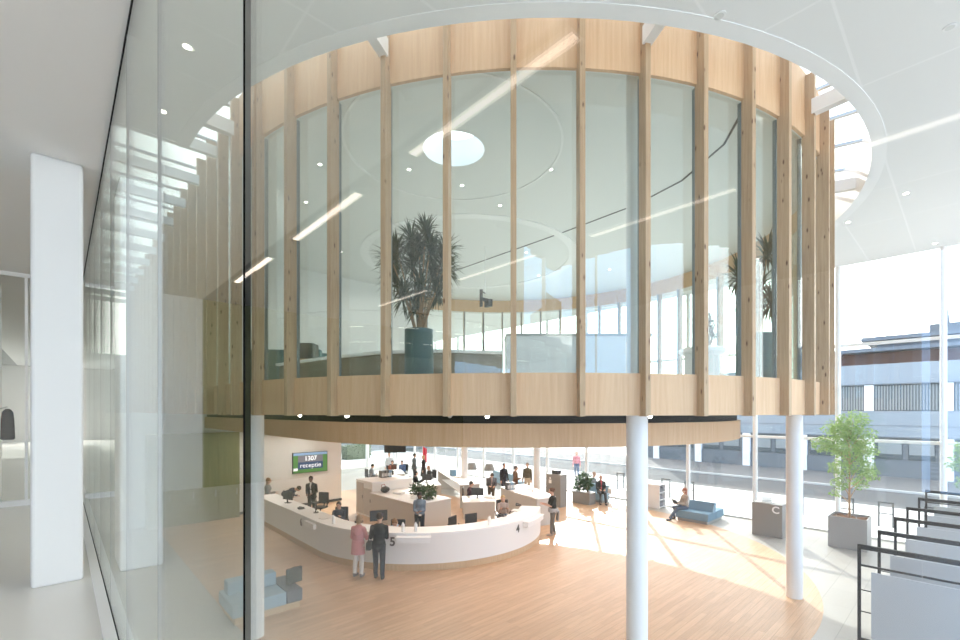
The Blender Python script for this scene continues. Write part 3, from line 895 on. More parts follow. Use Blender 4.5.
def poly_desk(label, poly, h, legs, side=None):
    cx = sum(p[0] for p in poly)/len(poly); cy = sum(p[1] for p in poly)/len(poly)
    t = thing('office_desk', label, 'desk', (cx, cy, 0), group='white office desks')
    q = [(p[0]-cx, p[1]-cy) for p in poly]
    MB().prism(q, h-0.04, h).build('desk_top', M_TRIM, t)
    for (i, j) in legs:
        a, c = Vector(q[i])*0.96, Vector(q[j])*0.96
        d = (c - a); ang = math.atan2(d.y, d.x); m = (a + c)/2
        MB().rbox(m.x, m.y, 0, h-0.04, d.length/2, 0.02, ang).build('side_panel', M_GREIGE, t)
    MB().prism([(p[0]*0.75, p[1]*0.75) for p in q], h*0.55, h*0.55+0.03).build('shelf', M_TRIM, t)
    return t
poly_desk('white desk with open shelf left of the two grey reading lamps', [(13.5, 15.9), (14.5, 15.6), (17.0, 20.2), (16.0, 20.9)], 1.1, ((0, 1), (2, 3)))
poly_desk('angular white desk behind the blonde seated woman', [(14.0, 12.9), (14.5, 14.3), (15.9, 14.1), (14.5, 11.2), (13.6, 11.4)], 1.1, ((0, 1), (3, 4), (4, 0)))
poly_desk('white desk with monitor beside the man in maroon', [(12.2, 14.2), (13.3, 13.4), (14.2, 14.6), (13.0, 15.2)], 0.75, ((0, 1), (2, 3)))
poly_desk('white desk of the woman in black', [(13.0, 18.7), (14.2, 18.2), (15.2, 20.0), (14.0, 20.5)], 0.75, ((0, 1), (2, 3)))
poly_desk('white meeting table beneath the hanging screen', [(13.6, 23.4), (15.2, 23.0), (16.2, 25.0), (14.6, 25.4)], 0.75, ((0, 1), (2, 3)))

# ------------------------------------------------------------------ office chairs
def office_chair(x, y, rz, label):
    t = thing('office_chair', label, 'chair', (x, y, 0), rz, 'black office chairs')
    MB().box(-0.24, 0.24, -0.22, 0.25, 0.44, 0.51).build('seat', M_DARK, t, bev=0.025)
    MB().box(-0.23, 0.23, -0.29, -0.24, 0.58, 1.06).build('backrest', M_DARK, t, bev=0.02)
    MB().tube([(0, -0.2, 0.46), (0, -0.31, 0.52), (0, -0.31, 0.75)], 0.025, 8).build('back_support', M_DARK, t)
    for s_ in (-1, 1):
        MB().tube([(s_*0.26, -0.05, 0.46), (s_*0.29, -0.05, 0.66), (s_*0.29, 0.12, 0.68)], 0.02, 6).build('armrest', M_DARK, t)
    b = MB(); b.cyl(0, 0, 0.10, 0.44, 0.03, 10)
    for k in range(5):
        a = 2*PI*k/5; b.tube([(0, 0, 0.13), (0.28*math.cos(a), 0.28*math.sin(a), 0.08)], [0.025, 0.018], 6)
        b.ell((0.28*math.cos(a), 0.28*math.sin(a), 0.035), (0.035, 0.02, 0.035), 8, 6)
    b.build('base', M_DARK, t)
    return t
oc = office_chair(8.0, 18.45, 2.2, 'mesh back office chair beside the standing man in suit')
def chair_at(x, y, rz, label): return copy_tree(oc, (x, y, 0), rz, label)
chair_at(9.35, 11.75, 0.3, 'empty black office chair just behind the counter, left one')
chair_at(10.2, 11.65, -0.2, 'empty black office chair just behind the counter, right one')

# ------------------------------------------------------------------ small things on counter and desks
def monitor(x, y, z, rz, label):
    t = thing('computer_monitor', label, 'monitor', (x, y, z), rz, 'office monitors')
    MB().box(-0.26, 0.26, -0.02, 0.02, 0.12, 0.44).build('display', M_DARK, t, bev=0.006)
    b = MB(); b.box(-0.11, 0.11, -0.08, 0.08, 0, 0.012); b.box(-0.025, 0.025, -0.0, 0.03, 0.012, 0.2); b.build('stand', M_DARK, t)
    return t
mo = monitor(6.25, 17.3, 1.07, 1.9, 'black monitor on the straight part of the counter near the screen wall')
def mon(x, y, z, rz, label): return copy_tree(mo, (x, y, z), rz, label)
mon(6.35, 15.0, 1.07, 1.2, 'black monitor on the counter left of the navy seated man')
mon(7.05, 12.1, 1.07, 2.7, 'black monitor on the counter in front of the pink coat')
mon(13.2, 14.4, 0.75, 2.2, 'monitor on the desk of the man in maroon')
mon(14.1, 19.3, 0.75, 2.2, 'monitor on the desk of the woman in black')
def phone(x, y, z, rz, label):
    t = thing('desk_phone', label, 'phone', (x, y, z), rz, 'desk phones')
    b = MB(); b.add([(-.09,-.1,0),(.09,-.1,0),(.09,.1,0),(-.09,.1,0),(-.09,-.1,.02),(.09,-.1,.02),(.09,.1,.07),(-.09,.1,.07)], [(0,3,2,1),(4,5,6,7),(0,1,5,4),(1,2,6,5),(2,3,7,6),(3,0,4,7)])
    b.build('base', M_DARK, t)
    MB().tube([(-.06,-.09,.05), (-.06,0,.075), (-.06,.09,.10)], 0.02, 6).build('handset', M_DARK, t)
    return t
ph = phone(6.2, 15.9, 1.07, 1.5, 'black desk phone on the straight counter top')
copy_tree(ph, (6.75, 12.75, 1.07), 2.0, 'black desk phone on the counter left of the pink coat')
copy_tree(ph, (12.2, 11.1, 1.07), 0.6, 'black desk phone near the right end of the counter')
copy_tree(ph, (10.6, 10.35, 1.07), 0.2, 'black desk phone beside the dispenser near number four')
def dispenser(a, r, lab):
    x, y = cpos(a, r)
    t = thing('white_dispenser', lab, 'dispenser', (x, y, 1.07), R(a), 'white dispensers on the counter')
    MB().lathe([(0.05, 0), (0.05, 0.2), (0.035, 0.22), (0.02, 0.25)], 0, 0, 14).build('bottle', M_TRIM, t, smooth=True)
    MB().box(-0.012, 0.06, -0.012, 0.012, 0.25, 0.27).build('pump', M_TRIM, t)
dispenser(229.3, 4.02, 'white dispenser on the counter right of number five')
dispenser(224.2, 4.05, 'small white dispenser nearest to number five')
dispenser(262.0, 3.95, 'white dispenser on the counter left of number four')
dispenser(189.0, 4.0, 'white dispenser on the counter above number six')
def paper_stack(x, y, z, rz, w_, d_, h_, label):
    t = thing('paper_stack', label, 'papers', (x, y, z), rz, 'paper stacks on desks')
    b = MB(); n = 5
    for k in range(n):
        b.rbox(random.uniform(-.01, .01), random.uniform(-.01, .01), h_*k/n, h_*(k+1)/n, w_/2, d_/2, random.uniform(-.15, .15))
    b.build('sheets', M_PAPER, t); return t
for a in ((10.2, 15.9, 1.1, .3, .3, .42, .08, 'paper stack at the far end of the low cabinet'), (10.5, 15.2, 1.1, .9, .45, .3, .05, 'wide paper stack in the middle of the low cabinet'),
          (10.1, 14.6, 1.1, .1, .22, .3, .12, 'tall paper stack beside the leafy plants'), (13.6, 14.1, .75, .6, .3, .42, .06, 'paper stack on the desk beside the man in maroon'),
          (14.9, 12.9, 1.1, .4, .3, .42, .03, 'papers on the angular white desk'), (15.0, 17.8, 1.1, .4, .42, .3, .05, 'papers on the desk left of the reading lamps'),
          (6.2, 14.0, 1.07, .2, .3, .22, .02, 'papers on the counter beside the navy seated man'), (11.5, 10.6, 1.07, .3, .3, .22, .03, 'papers on the counter before the blonde woman')):
    paper_stack(*a)
t = thing('shoulder_bag', 'dark bag with straps lying on the low cabinet next to tall cabinet', 'bag', (9.95, 16.55, 1.1), 0.5)
MB().ell((0, 0, 0.13), (0.26, 0.16, 0.13), 14, 8).build('body', M_DARK, t, smooth=True)
MB().tube([(-0.2, 0.05, 0.15), (-0.1, 0.1, 0.33), (0.1, 0.1, 0.33), (0.2, 0.05, 0.15)], 0.014, 6).build('strap', mat('red strap', (0.35, 0.08, 0.07), 0.8), t)

def binder_row(x, y, z, rz, n, label):
    for k in range(n):
        t = thing('ring_binder', label, 'binder', (x + math.cos(rz)*0.075*k, y + math.sin(rz)*0.075*k, z), rz, label)
        MB().box(-0.033, 0.033, -0.14, 0.14, 0, 0.31).build('cover', random.choice([M_DARK, M_GREYBOX, M_SOFA_D]), t)
        MB().box(-0.02, 0.02, -0.143, -0.14, 0.06, 0.2).build('spine_label', M_PAPER, t)
binder_row(10.6, 18.0, 1.5, 0.0, 7, 'ring binder in the row on the tall white cabinet')
binder_row(15.1, 18.3, 1.1, 1.1, 6, 'ring binder in the row on the desk left of the lamps')
binder_row(14.2, 13.6, 1.1, -0.4, 5, 'ring binder in the row on the angular white desk')
def cup(x, y, z, label):
    t = thing('coffee_cup', label, 'cup', (x, y, z), 0, 'cups on the desks')
    MB().lathe([(0.03, 0), (0.04, 0.10), (0.035, 0.10), (0.027, 0.01)], 0, 0, 12).build('bowl', M_TRIM, t, smooth=True)
    MB().tube([(0.036, 0, 0.08), (0.065, 0, 0.07), (0.06, 0, 0.035), (0.033, 0, 0.03)], 0.006, 6).build('handle', M_TRIM, t)
cup(12.9, 14.6, 0.75, 'white cup on the desk of the man in maroon')
cup(10.9, 14.4, 1.1, 'white cup on the low cabinet behind the plants')
cup(14.5, 12.4, 1.1, 'white cup on the angular white desk')
cup(14.6, 23.9, 0.75, 'white cup on the meeting table')
cup(6.9, 13.2, 1.07, 'white cup on the counter by the pink coat')
# ------------------------------------------------------------------ seating
def sofa_left():
    t = thing('sofa', 'pale blue and grey sofa block on the oak floor behind the left column', 'sofa', (2.63, 10.40, 0))
    MB().box(0.06, 1.42, 0.05, 1.05, 0, 0.16).build('base', M_PLINTH, t)
    MB().box(0, 1.10, 0, 1.12, 0.16, 0.44).build('seat', M_SOFA_L, t, bev=0.02)
    MB().box(1.105, 1.46, 0, 1.12, 0.16, 0.44).build('end_seat', M_SOFA_G, t, bev=0.02)
    MB().box(0.06, 1.09, 0.62, 0.94, 0.44, 0.74).build('backrest', M_SOFA_L, t, bev=0.03)
    return t
sofa_left()
t = thing('cushion', 'dark grey cushion on the grey end of the pale blue sofa', 'cushion', (4.06, 10.84, 0.44), 0.15)
b = MB(); b.ell((0, 0, 0.19), (0.20, 0.12, 0.19), 18, 10); b.obox((0, 0, 0.185), ((1,0,0),(0,1,0),(0,0,1)), (0.19, 0.04, 0.18)); b.build('pad', M_PILLOW, t, bev=0.02)
t = thing('sofa', 'steel blue sofa block by the street facade with a woman on it', 'sofa', (18.65, 6.95, 0))
MB().box(0.08, 1.58, 0.06, 1.24, 0, 0.13).build('base', M_PLANTER, t)
MB().box(0, 0.80, 0, 1.30, 0.13, 0.44).build('seat', M_SOFA_D, t, bev=0.02)
MB().box(0.81, 1.66, 0, 1.30, 0.13, 0.44).build('seat', M_SOFA_D, t, bev=0.02)
b = MB(); b.add([(0.50,0.02,0.44),(0.80,0.02,0.44),(0.80,1.0,0.44),(0.50,1.0,0.44),(0.68,0.02,0.80),(0.90,0.02,0.76),(0.90,1.0,0.76),(0.68,1.0,0.80)], [(0,3,2,1),(4,5,6,7),(0,1,5,4),(1,2,6,5),(2,3,7,6),(3,0,4,7)])
b.build('backrest', M_SOFA_D, t, bev=0.02)
def bench(x, y, rz, label):
    t = thing('bench_seat', label, 'bench', (x, y, 0), rz, 'pale blue benches by the windows')
    MB().box(-0.6, 0.6, -0.35, 0.35, 0.12, 0.44).build('seat', M_SOFA_L, t, bev=0.02)
    MB().box(-0.55, 0.55, -0.30, 0.30, 0, 0.12).build('base', M_PLANTER, t)
    MB().box(-0.6, 0.6, 0.17, 0.35, 0.44, 0.80).build('backrest', M_SOFA_L, t, bev=0.03)
    return t
bo = bench(19.75, 12.75, -PI/2, 'pale blue bench behind the planter with the seated red shirt man')
copy_tree(bo, (19.6, 18.0, 0), 1.2, 'pale blue bench behind the man in brown jacket')
copy_tree(bo, (20.0, 19.6, 0), 1.2, 'pale blue bench farthest back, by the reading lamps')

# small cafe table and chairs by the window
t = thing('cafe_table', 'small white table beside the column at the window', 'table', (19.9, 11.1, 0))
MB().cyl(0, 0, 0.70, 0.73, 0.35, 24).build('table_top', M_TRIM, t)
MB().lathe([(0.22, 0), (0.22, 0.02), (0.03, 0.04), (0.03, 0.70)], 0, 0, 14).build('pedestal', M_STEEL, t)
def cafe_chair(x, y, rz, label):
    t = thing('cafe_chair', label, 'chair', (x, y, 0), rz, 'cafe chairs at the window')
    MB().box(-0.2, 0.2, -0.2, 0.2, 0.43, 0.455).build('seat', M_TRIM, t, bev=0.008)
    MB().box(-0.2, 0.2, -0.22, -0.20, 0.58, 0.82).build('backrest', M_TRIM, t, bev=0.008)
    for sx in (-1, 1):
        MB().tube([(sx*0.18, -0.19, 0), (sx*0.18, -0.21, 0.80)], 0.012, 6).build('leg', M_STEEL, t)
        MB().tube([(sx*0.18, 0.18, 0), (sx*0.18, 0.18, 0.43)], 0.012, 6).build('leg', M_STEEL, t)
    return t
cc = cafe_chair(19.35, 11.5, -2.2, 'cafe chair left of the small white table')
copy_tree(cc, (20.35, 10.75, 0), 1.0, 'cafe chair right of the small white table')
copy_tree(cc, (19.2, 15.6, 0), 0.6, 'cafe chair right of the grey ticket kiosk')
t = thing('standing_table', 'high white table beside the grey ticket kiosk', 'table', (18.7, 15.0, 0))
MB().box(-0.5, 0.5, -0.25, 0.25, 1.02, 1.05).build('table_top', M_TRIM, t)
MB().cyl(0, 0, 0, 1.02, 0.03, 10).build('pedestal', M_STEEL, t)

# bookcase seen end-on
t = thing('bookcase', 'low white leaflet rack right of the middle column', 'rack', (20.2, 10.15, 0))
b = MB(); b.box(-0.03, 0.0, -0.5, 0.25, 0, 1.1); b.box(0.55, 0.58, -0.5, 0.25, 0, 1.1); b.box(0, 0.55, 0.22, 0.25, 0, 1.1)
for z in (0.04, 0.38, 0.72, 1.08): b.box(0, 0.55, -0.5, 0.22, z, z + 0.025)
b.build('carcass', M_TRIM, t)
for k, z in enumerate((0.065, 0.405, 0.745)):
    MB().box(0.05, 0.45, -0.44, 0.05, z, z + 0.2).build('leaflets', mat('leaflets grey', (0.2, 0.2, 0.22), 0.8), t)

# grey kiosks
t = thing('sign_kiosk', 'grey kiosk block marked with a white letter C', 'kiosk', (18.57, 4.45, 0))
MB().box(0, 0.52, 0, 0.95, 0, 1.18).build('body', M_GREYBOX, t, bev=0.008)
text_mesh('letter', 'C', 0.34, M_TRIM, t, (-0.006, 0.20, 0.98), (PI/2, 0, -PI/2), 0.004)
MB().box(0.05, 0.40, 0.35, 0.85, 1.18, 1.21).build('tray', M_ALU, t)
t = thing('display_stand', 'small steel leaflet holder lying on the letter C kiosk', 'holder', (18.85, 5.0, 1.21), 0.3)
MB().box(-0.12, 0.12, -0.16, 0.16, 0, 0.02).build('base', M_STEEL, t); MB().obox((0, 0, 0.10), ((1,0,0.6),(0,1,0),(-0.6,0,1)), (0.10, 0.16, 0.012)).build('holder', M_STEEL, t)
t = thing('ticket_kiosk', 'tall grey kiosk with white pictogram beside the woman at the counter end', 'kiosk', (17.3, 13.45, 0))
MB().box(-0.25, 0.25, -0.55, 0.30, 0, 1.52).build('body', M_GREYBOX, t, bev=0.008)
b = MB(); b.cyl(0, 0, 0, 0.004, 0.05, 14); o = b.build('pictogram', M_TRIM, t); o.location = (-0.25, 0.05, 1.32); o.rotation_euler = (0, -PI/2, 0)
MB().box(-0.256, -0.25, -0.03, 0.13, 1.08, 1.25).build('pictogram', M_TRIM, t)
MB().box(-0.15, 0.15, -0.30, 0.05, 1.52, 1.70).build('printer', M_DARK, t, bev=0.02)

# reading lamps
def reading_lamp(x, y, rz, label):
    t = thing('reading_lamp', label, 'lamp', (x, y, 0), rz, 'grey reading lamps')
    b = MB(); b.tube([(-0.18, 0, 0), (-0.18, 0, 1.25)], 0.015, 6); b.tube([(0.18, 0, 0), (0.18, 0, 1.25)], 0.015, 6); b.box(-0.2, 0.2, -0.12, 0.12, 0, 0.02); b.build('stand', M_STEEL, t)
    MB().lathe([(0.30, 1.22), (0.28, 1.30), (0.20, 1.58), (0.18, 1.60)], 0, 0, 20).build('lamp_shade', M_GREYBOX, t, smooth=True)
    return t
rl = reading_lamp(17.0, 19.0, -0.8, 'grey reading lamp with tall legs, left of the pair')
copy_tree(rl, (17.4, 18.0, 0), -0.8, 'grey reading lamp with tall legs, right of the pair')

# red banner
t = thing('red_flag', 'red flag on a pole by the far windows', 'flag', (17.2, 24.0, 0))
MB().tube([(0, 0, 0), (0, 0, 2.3)], 0.015, 6).build('pole', M_ALU, t)
b = MB()
for k in range(6): b.obox((0.03 + 0.055*k, 0.02*math.sin(k*1.7), 1.75 - 0.03*k), ((1, 0.4*math.cos(k*1.7), 0), (0, 1, 0), (0, 0, 1)), (0.03, 0.006, 0.45))
b.build('cloth', mat('red cloth', (0.65, 0.05, 0.08), 0.8), t)

# ------------------------------------------------------------------ display frames
def exhibition_stand(x, y0, label, double=False, panel=True, L=4.4):
    t = thing('exhibition_stand', label, 'stand', (x, y0, 0), group='black framed display stands')
    for yy_ in (0.0, -L):
        MB().box(-0.025, 0.025, yy_ - 0.025, yy_ + 0.025, 0, 2.0).build('post', M_BLACK, t)
        MB().box(-0.25, 0.25, yy_ - 0.025, yy_ + 0.025, 0, 0.03).build('foot', M_BLACK, t)
    MB().box(-0.035, 0.035, -L, 0.0, 1.92, 2.0).build('top_rail', M_BLACK, t)
    MB().box(-0.016, 0.016, -L, 0.0, 1.60, 1.635).build('middle_rail', M_BLACK, t)
    MB().box(-0.02, 0.02, -L, 0.0, 0.22, 0.26).build('bottom_rail', M_BLACK, t)
    if panel:
        MB().box(-0.014, 0.014, -L + 0.2, -0.17, 0.30, 1.52).build('panel', M_PANEL, t)
    for k in range(3):
        MB().tube([(-0.02, -0.85 - 1.2*k, 1.50), (-0.02, -0.85 - 1.2*k, 1.95)], 0.005, 5).build('hanging_wire', M_STEEL, t)
    for z in (0.75, 1.15):
        MB().box(-0.012, 0.012, -0.17, 0.0, z, z + 0.015).build('panel_clip', M_BLACK, t)
    return t
names = ['black framed display stand with grey panel closest to the camera', 'second black framed display stand counted from the nearest', 'third black framed display stand counted from the nearest',
         'fourth black framed display stand counted from the nearest', 'fifth black framed display stand counted from the nearest', 'farthest black framed display stand, closest to the street']
for (x, y), lab in zip(((11.0, 1.40), (12.6, 1.28), (14.45, 1.18), (16.2, 1.09), (18.2, 0.98), (20.1, 0.92)), names):
    exhibition_stand(x, y, lab, L=4.4 if x < 18 else 0.8 if False else 4.4)

# ------------------------------------------------------------------ plants
def leaves(n, center, rad, size, shape='ball', aspect=0.45):
    b = MB()
    c = Vector(center)
    for _ in range(n):
        while True:
            p = Vector((random.uniform(-1,1), random.uniform(-1,1), random.uniform(-1,1)))
            if 0.25 < p.length < 1: break
        q = c + Vector((p.x*rad[0], p.y*rad[1], p.z*rad[2]))
        leaf(b, q, Vector((random.gauss(0,1), random.gauss(0,1), random.gauss(-0.3,0.7))).normalized(), size*random.uniform(0.7, 1.3), aspect)
    return b
def leaf(b, q, d, L, aspect):
    s_ = d.cross(Vector((random.gauss(0,1), random.gauss(0,1), random.gauss(0,1))))
    s_ = s_.normalized()*L*aspect
    n = d.cross(s_).normalized()*L*0.12
    b.add([q, q + d*L*0.5 + s_*0.5 + n, q + d*L, q + d*L*0.5 - s_*0.5 + n], [(0, 1, 2), (0, 2, 3)])
def tree(x, y, label, clumps, trunk_top, planter_label, n, box=(0.48, 0.5, 1.02)):
    hx, hy, hz = box
    p = thing('square_planter', planter_label, 'planter', (x, y, 0))
    b = MB(); b.box(-hx, hx, -hy, hy, 0, hz - 0.10)
    for a in ((-hx, -hx+.03, -hy, hy), (hx-.03, hx, -hy, hy), (-hx+.03, hx-.03, -hy, -hy+.03), (-hx+.03, hx-.03, hy-.03, hy)): b.box(*a, hz - 0.10, hz)
    b.build('box', M_PLANTER, p)
    b = MB()
    for _ in range(260): b.ell((random.uniform(-hx+.05, hx-.05), random.uniform(-hy+.05, hy-.05), hz - 0.09 + random.uniform(0, .03)), (0.04, 0.025, 0.02), 5, 3)
    o = b.build('bark_mulch', M_SOIL, p); o['kind'] = 'stuff'
    t = thing('potted_tree', label, 'tree', (x, y, hz - 0.08))
    b = MB()
    pts = [(0, 0, 0), (0.02, 0.01, 0.6), (-0.02, 0.0, 1.2), (0.0, 0.02, trunk_top)]
    b.tube(pts, [0.035, 0.03, 0.026, 0.012], 8)
    for cl in clumps:
        z0 = min(trunk_top*0.8, max(0.5, cl[2] - 0.5))
        b.tube([(0, 0, z0), (cl[0]*0.5, cl[1]*0.5, (z0 + cl[2])/2 + 0.05), (cl[0], cl[1], cl[2])], [0.016, 0.011, 0.004], 6)
    b.build('trunk', M_TRUNK, t, smooth=True)
    b = MB()
    tot = sum(c[3]**3 for c in clumps)
    for c in clumps:
        k = int(n*c[3]**2/sum(q[3]**2 for q in clumps))
        q = leaves(k, c[:3], (c[3], c[3], c[3]*0.8), 0.10)
        b.add(q.v, q.f)
    b.build('foliage', M_LEAF, t, fix=False)
RT = (math.cos(YAW), -math.sin(YAW))         # plan direction seen as rightwards
def cl(u, v, z, r): return (RT[0]*u + 0.68*v, RT[1]*u + 0.73*v, z, r)
tree(19.27, 2.70, 'light green indoor tree in the square grey planter', [cl(0.12, 0, 3.25, .46), cl(-0.30, .15, 2.95, .42), cl(0.35, -.1, 2.75, .40), cl(-0.85, .1, 2.45, .34), cl(-0.55, -.1, 2.35, .36), cl(0.05, 0, 2.25, .48),
     cl(0.60, .1, 2.25, .38), cl(-0.25, .1, 1.65, .36), cl(0.35, 0, 1.70, .42), cl(0.70, 0, 1.45, .28), cl(-0.45, -.2, 1.20, .28), cl(-0.5, 0, .85, .15), cl(0.45, .1, 1.15, .26), cl(0.0, .25, 2.8, .4)], 3.2,
     'big square grey planter holding the light green tree', 4200)
tree(19.25, -0.25, 'light green indoor tree cut by the right picture edge', [cl(0, 0, 2.9, .4), cl(-0.35, 0, 2.45, .34), cl(-0.5, .1, 2.05, .30), cl(0.3, 0, 2.4, .4), cl(-0.3, 0, 1.5, .32), cl(0.1, 0, 1.8, .4), cl(-.1,0,1.1,.25)], 2.9,
     'square grey planter behind the display frames', 2200)
# low planter with leafy plant
t = thing('low_planter', 'low grey planter box in front of the pale blue bench', 'planter', (18.75, 12.78, 0))
b = MB(); b.box(-0.26, 0.26, -0.50, 0.50, 0, 0.57); b.build('box', M_GREYBOX, t, bev=0.006)
t = thing('leafy_plant', 'bushy green plant in the low grey planter', 'plant', (18.75, 12.78, 0.57))
b = MB()
for k in range(14):
    a = random.uniform(0, 2*PI); r_ = random.uniform(0.05, 0.2)
    b.tube([(0.1*math.cos(a), 0.25*math.sin(a), 0), (r_*math.cos(a), 2*r_*math.sin(a), random.uniform(0.4, 0.8))], [0.012, 0.005], 5)
b.build('stem', M_TRUNK, t)
q = leaves(340, (0, -0.05, 0.5), (0.25, 0.42, 0.45), 0.17, aspect=0.6); q2 = leaves(60, (0, 0.42, 0.15), (0.2, 0.15, 0.2), 0.14, aspect=0.6); q.add(q2.v, q2.f)
q.build('foliage', M_LEAF_D, t, fix=False)
# plants on the low cabinet
for (x, y, n, rr, lab) in ((10.35, 14.1, 260, 0.34, 'dark leafy plant on the low cabinet, right behind blue sweater'), (10.3, 14.75, 200, 0.30, 'trailing dark plant on the low cabinet beside the papers')):
    t = thing('desk_plant', lab, 'plant', (x, y, 1.1), group='plants on the low cabinet')
    MB().lathe([(0.10, 0), (0.14, 0.16), (0.12, 0.16), (0.10, 0.12)], 0, 0, 16).build('pot', M_GREYBOX, t, smooth=True)
    leaves(n, (0, 0, 0.32), (rr, rr, 0.28), 0.15, aspect=0.4).build('foliage', M_LEAF_D, t, fix=False)
# dracaenas upstairs
def dracaena(x, y, z, pot_r, pot_h, heads, label, pot_label, nl=64, L=0.42):
    p = thing('plant_pot', pot_label, 'pot', (x, y, z))
    MB().lathe([(pot_r*0.86, 0), (pot_r, 0.08*pot_h), (pot_r, pot_h), (pot_r*0.9, pot_h), (pot_r*0.88, pot_h - 0.08)], 0, 0, 32).build('vessel', M_TEAL, p, smooth=True)
    t = thing('dracaena_plant', label, 'plant', (x, y, z + pot_h - 0.08))
    b = MB(); f = MB()
    for (u, v, h) in heads:
        u *= 1.22; hx, hy = RT[0]*u + 0.68*v, RT[1]*u + 0.73*v
        b.tube([(hx*0.12, hy*0.12, 0), (hx*0.45, hy*0.45, h*0.45), (hx, hy, h)], [0.02, 0.017, 0.012], 7)
        for k in range(nl):
            a = random.uniform(0, 2*PI); el = random.uniform(-0.9, 1.35)
            d = Vector((math.cos(a)*math.cos(el), math.sin(a)*math.cos(el), math.sin(el)))
            ll = L*random.uniform(0.7, 1.1)
            q = Vector((hx, hy, h - random.uniform(0, 0.22)))
            s_ = d.cross(Vector((0, 0, 1))).normalized()*0.016
            m = q + d*ll*0.55 + Vector((0, 0, 0.03)); tip = q + d*ll + Vector((0, 0, -0.05*ll))
            f.add([q - s_*0.6, q + s_*0.6, m + s_, m - s_, tip], [(0, 1, 2, 3), (3, 2, 4)])
    b.build('stem', M_TRUNK, t, smooth=True)
    f.build('foliage', M_DRAC, t, fix=False)
dracaena(5.23, 7.42, 4.95, 0.285, 1.16, [(-0.38, 0, 1.75), (-0.15, .2, 2.0), (0.12, -.1, 2.05), (0.42, .1, 1.75), (-0.42, .2, 1.2), (-0.1, 0, 1.45), (0.22, .2, 1.35), (0.05, -.2, 0.95), (-0.25, -.1, 0.85), (0.3, 0, 0.9), (-.45,-.1,1.5), (.45,-.1,1.35), (0,.1,1.8), (-.05,.1,.65),(.2,-.2,1.7)],
         'tall dark dracaena in a teal pot in the round room', 'tall teal pot holding the largest dracaena', 120, 0.45)
dracaena(10.04, 2.86, 4.95, 0.34, 1.05, [(-0.25, 0, 1.3), (0.2, 0, 1.75), (0.1, .1, 1.1), (-.1, 0, .8), (0.2, -.1, 0.8)], 'dracaena behind the right fins of the round room', 'teal pot behind the right fins of the round room', 130, 0.5)
dracaena(11.6, 4.3, 4.95, 0.22, 0.9, [(0, 0, 0.95), (0.05, 0, 0.65), (-.06, 0, 0.4)], 'small slim dracaena near the white lounge table upstairs', 'small teal pot near the white lounge table upstairs', 60, 0.3)

# ------------------------------------------------------------------ furniture in the round room
t = thing('curved_desk', 'long curved desk with white rim in the round room', 'desk', (5.5, 11.0, 4.95))
dl = [(4.95, 14.4), (5.1, 13.2), (5.3, 11.6), (5.75, 9.7), (6.6, 8.5), (7.9, 7.75)]
dl = [(a - 5.5, c - 11.0) for a, c in dl]
MB().strip(dl, -0.12, 0.5, 0.93, 1.0).build('rim', M_TRIM, t)
MB().strip(dl, 0.0, 0.4, 0.0, 0.93).build('front', mat('dark oak front', (0.20, 0.17, 0.125), 0.5), t)
t = thing('white_counter', 'white service counter with grey top in the round room', 'counter', (7.6, 5.6, 4.95), math.atan2(4.65 - 6.32, 8.5 - 6.71))
MB().box(-1.22, 1.22, 0.0, 0.75, 0, 1.08).build('body', M_WHITE, t); MB().box(-1.24, 1.75, -0.04, 0.8, 1.08, 1.13).build('top', mat('grey stone top', (0.42, 0.42, 0.39), 0.4), t)
t = thing('teal_bench', 'teal high back bench at the left inside the round room', 'bench', (5.9, 16.2, 4.95), -0.747)
MB().box(-1.5, 1.1, -0.05, 0.15, 0, 1.7).build('backrest', M_TEAL, t, bev=0.02); MB().box(-1.5, 1.1, -0.6, -0.05, 0, 0.45).build('seat', M_TEAL, t, bev=0.02)
t = thing('teal_bench', 'low teal bench along the white wall of the round room', 'bench', (9.0, 17.3, 4.95), 0.0)
MB().box(-1.4, 1.2, 0.5, 0.7, 0, 1.9).build('backrest', M_TEAL, t, bev=0.02); MB().box(-1.4, 1.2, -0.1, 0.5, 0, 0.45).build('seat', M_TEAL, t, bev=0.02)
t = thing('office_printer', 'black office printer beside the teal bench', 'printer', (5.85, 14.6, 4.95), -0.747)
MB().box(-0.3, 0.3, -0.25, 0.25, 0, 1.22).build('cabinet', M_PLINTH, t); MB().box(-0.32, 0.32, -0.27, 0.27, 1.22, 1.72).build('housing', M_DARK, t, bev=0.02)
t = thing('lounge_table', 'white rounded lounge table at the right of the round room', 'table', (10.9, 4.2, 4.95), 0.2)
b = MB(); b.lathe([(0.45, 0.86), (0.50, 0.90), (0.50, 0.97), (0.45, 1.0)], 0, 0, 30); b.build('table_top', M_TRIM, t, smooth=True)
MB().box(-0.40, -0.36, -0.3, 0.3, 0, 0.87).build('side_panel', M_WHITE, t); MB().box(0.30, 0.34, -0.3, 0.3, 0, 0.87).build('side_panel', M_WHITE, t)
t = thing('projector_bracket', 'black projector bracket hanging in the round room', 'bracket', (11.0, 11.6, 8.15))
MB().tube([(0, 0, 0.5), (0, 0, ZI - 8.15)], 0.02, 8).build('pole', M_TRIM, t)
b = MB(); b.box(-0.22, -0.16, -0.05, 0.05, 0, 0.6); b.box(-0.16, 0.22, -0.05, 0.05, 0.22, 0.32); b.box(0.10, 0.22, -0.15, 0.15, 0.05, 0.30); b.tube([(-.2,0,.55),(0,0,.5)],.02,6); b.build('arm', M_DARK, t)

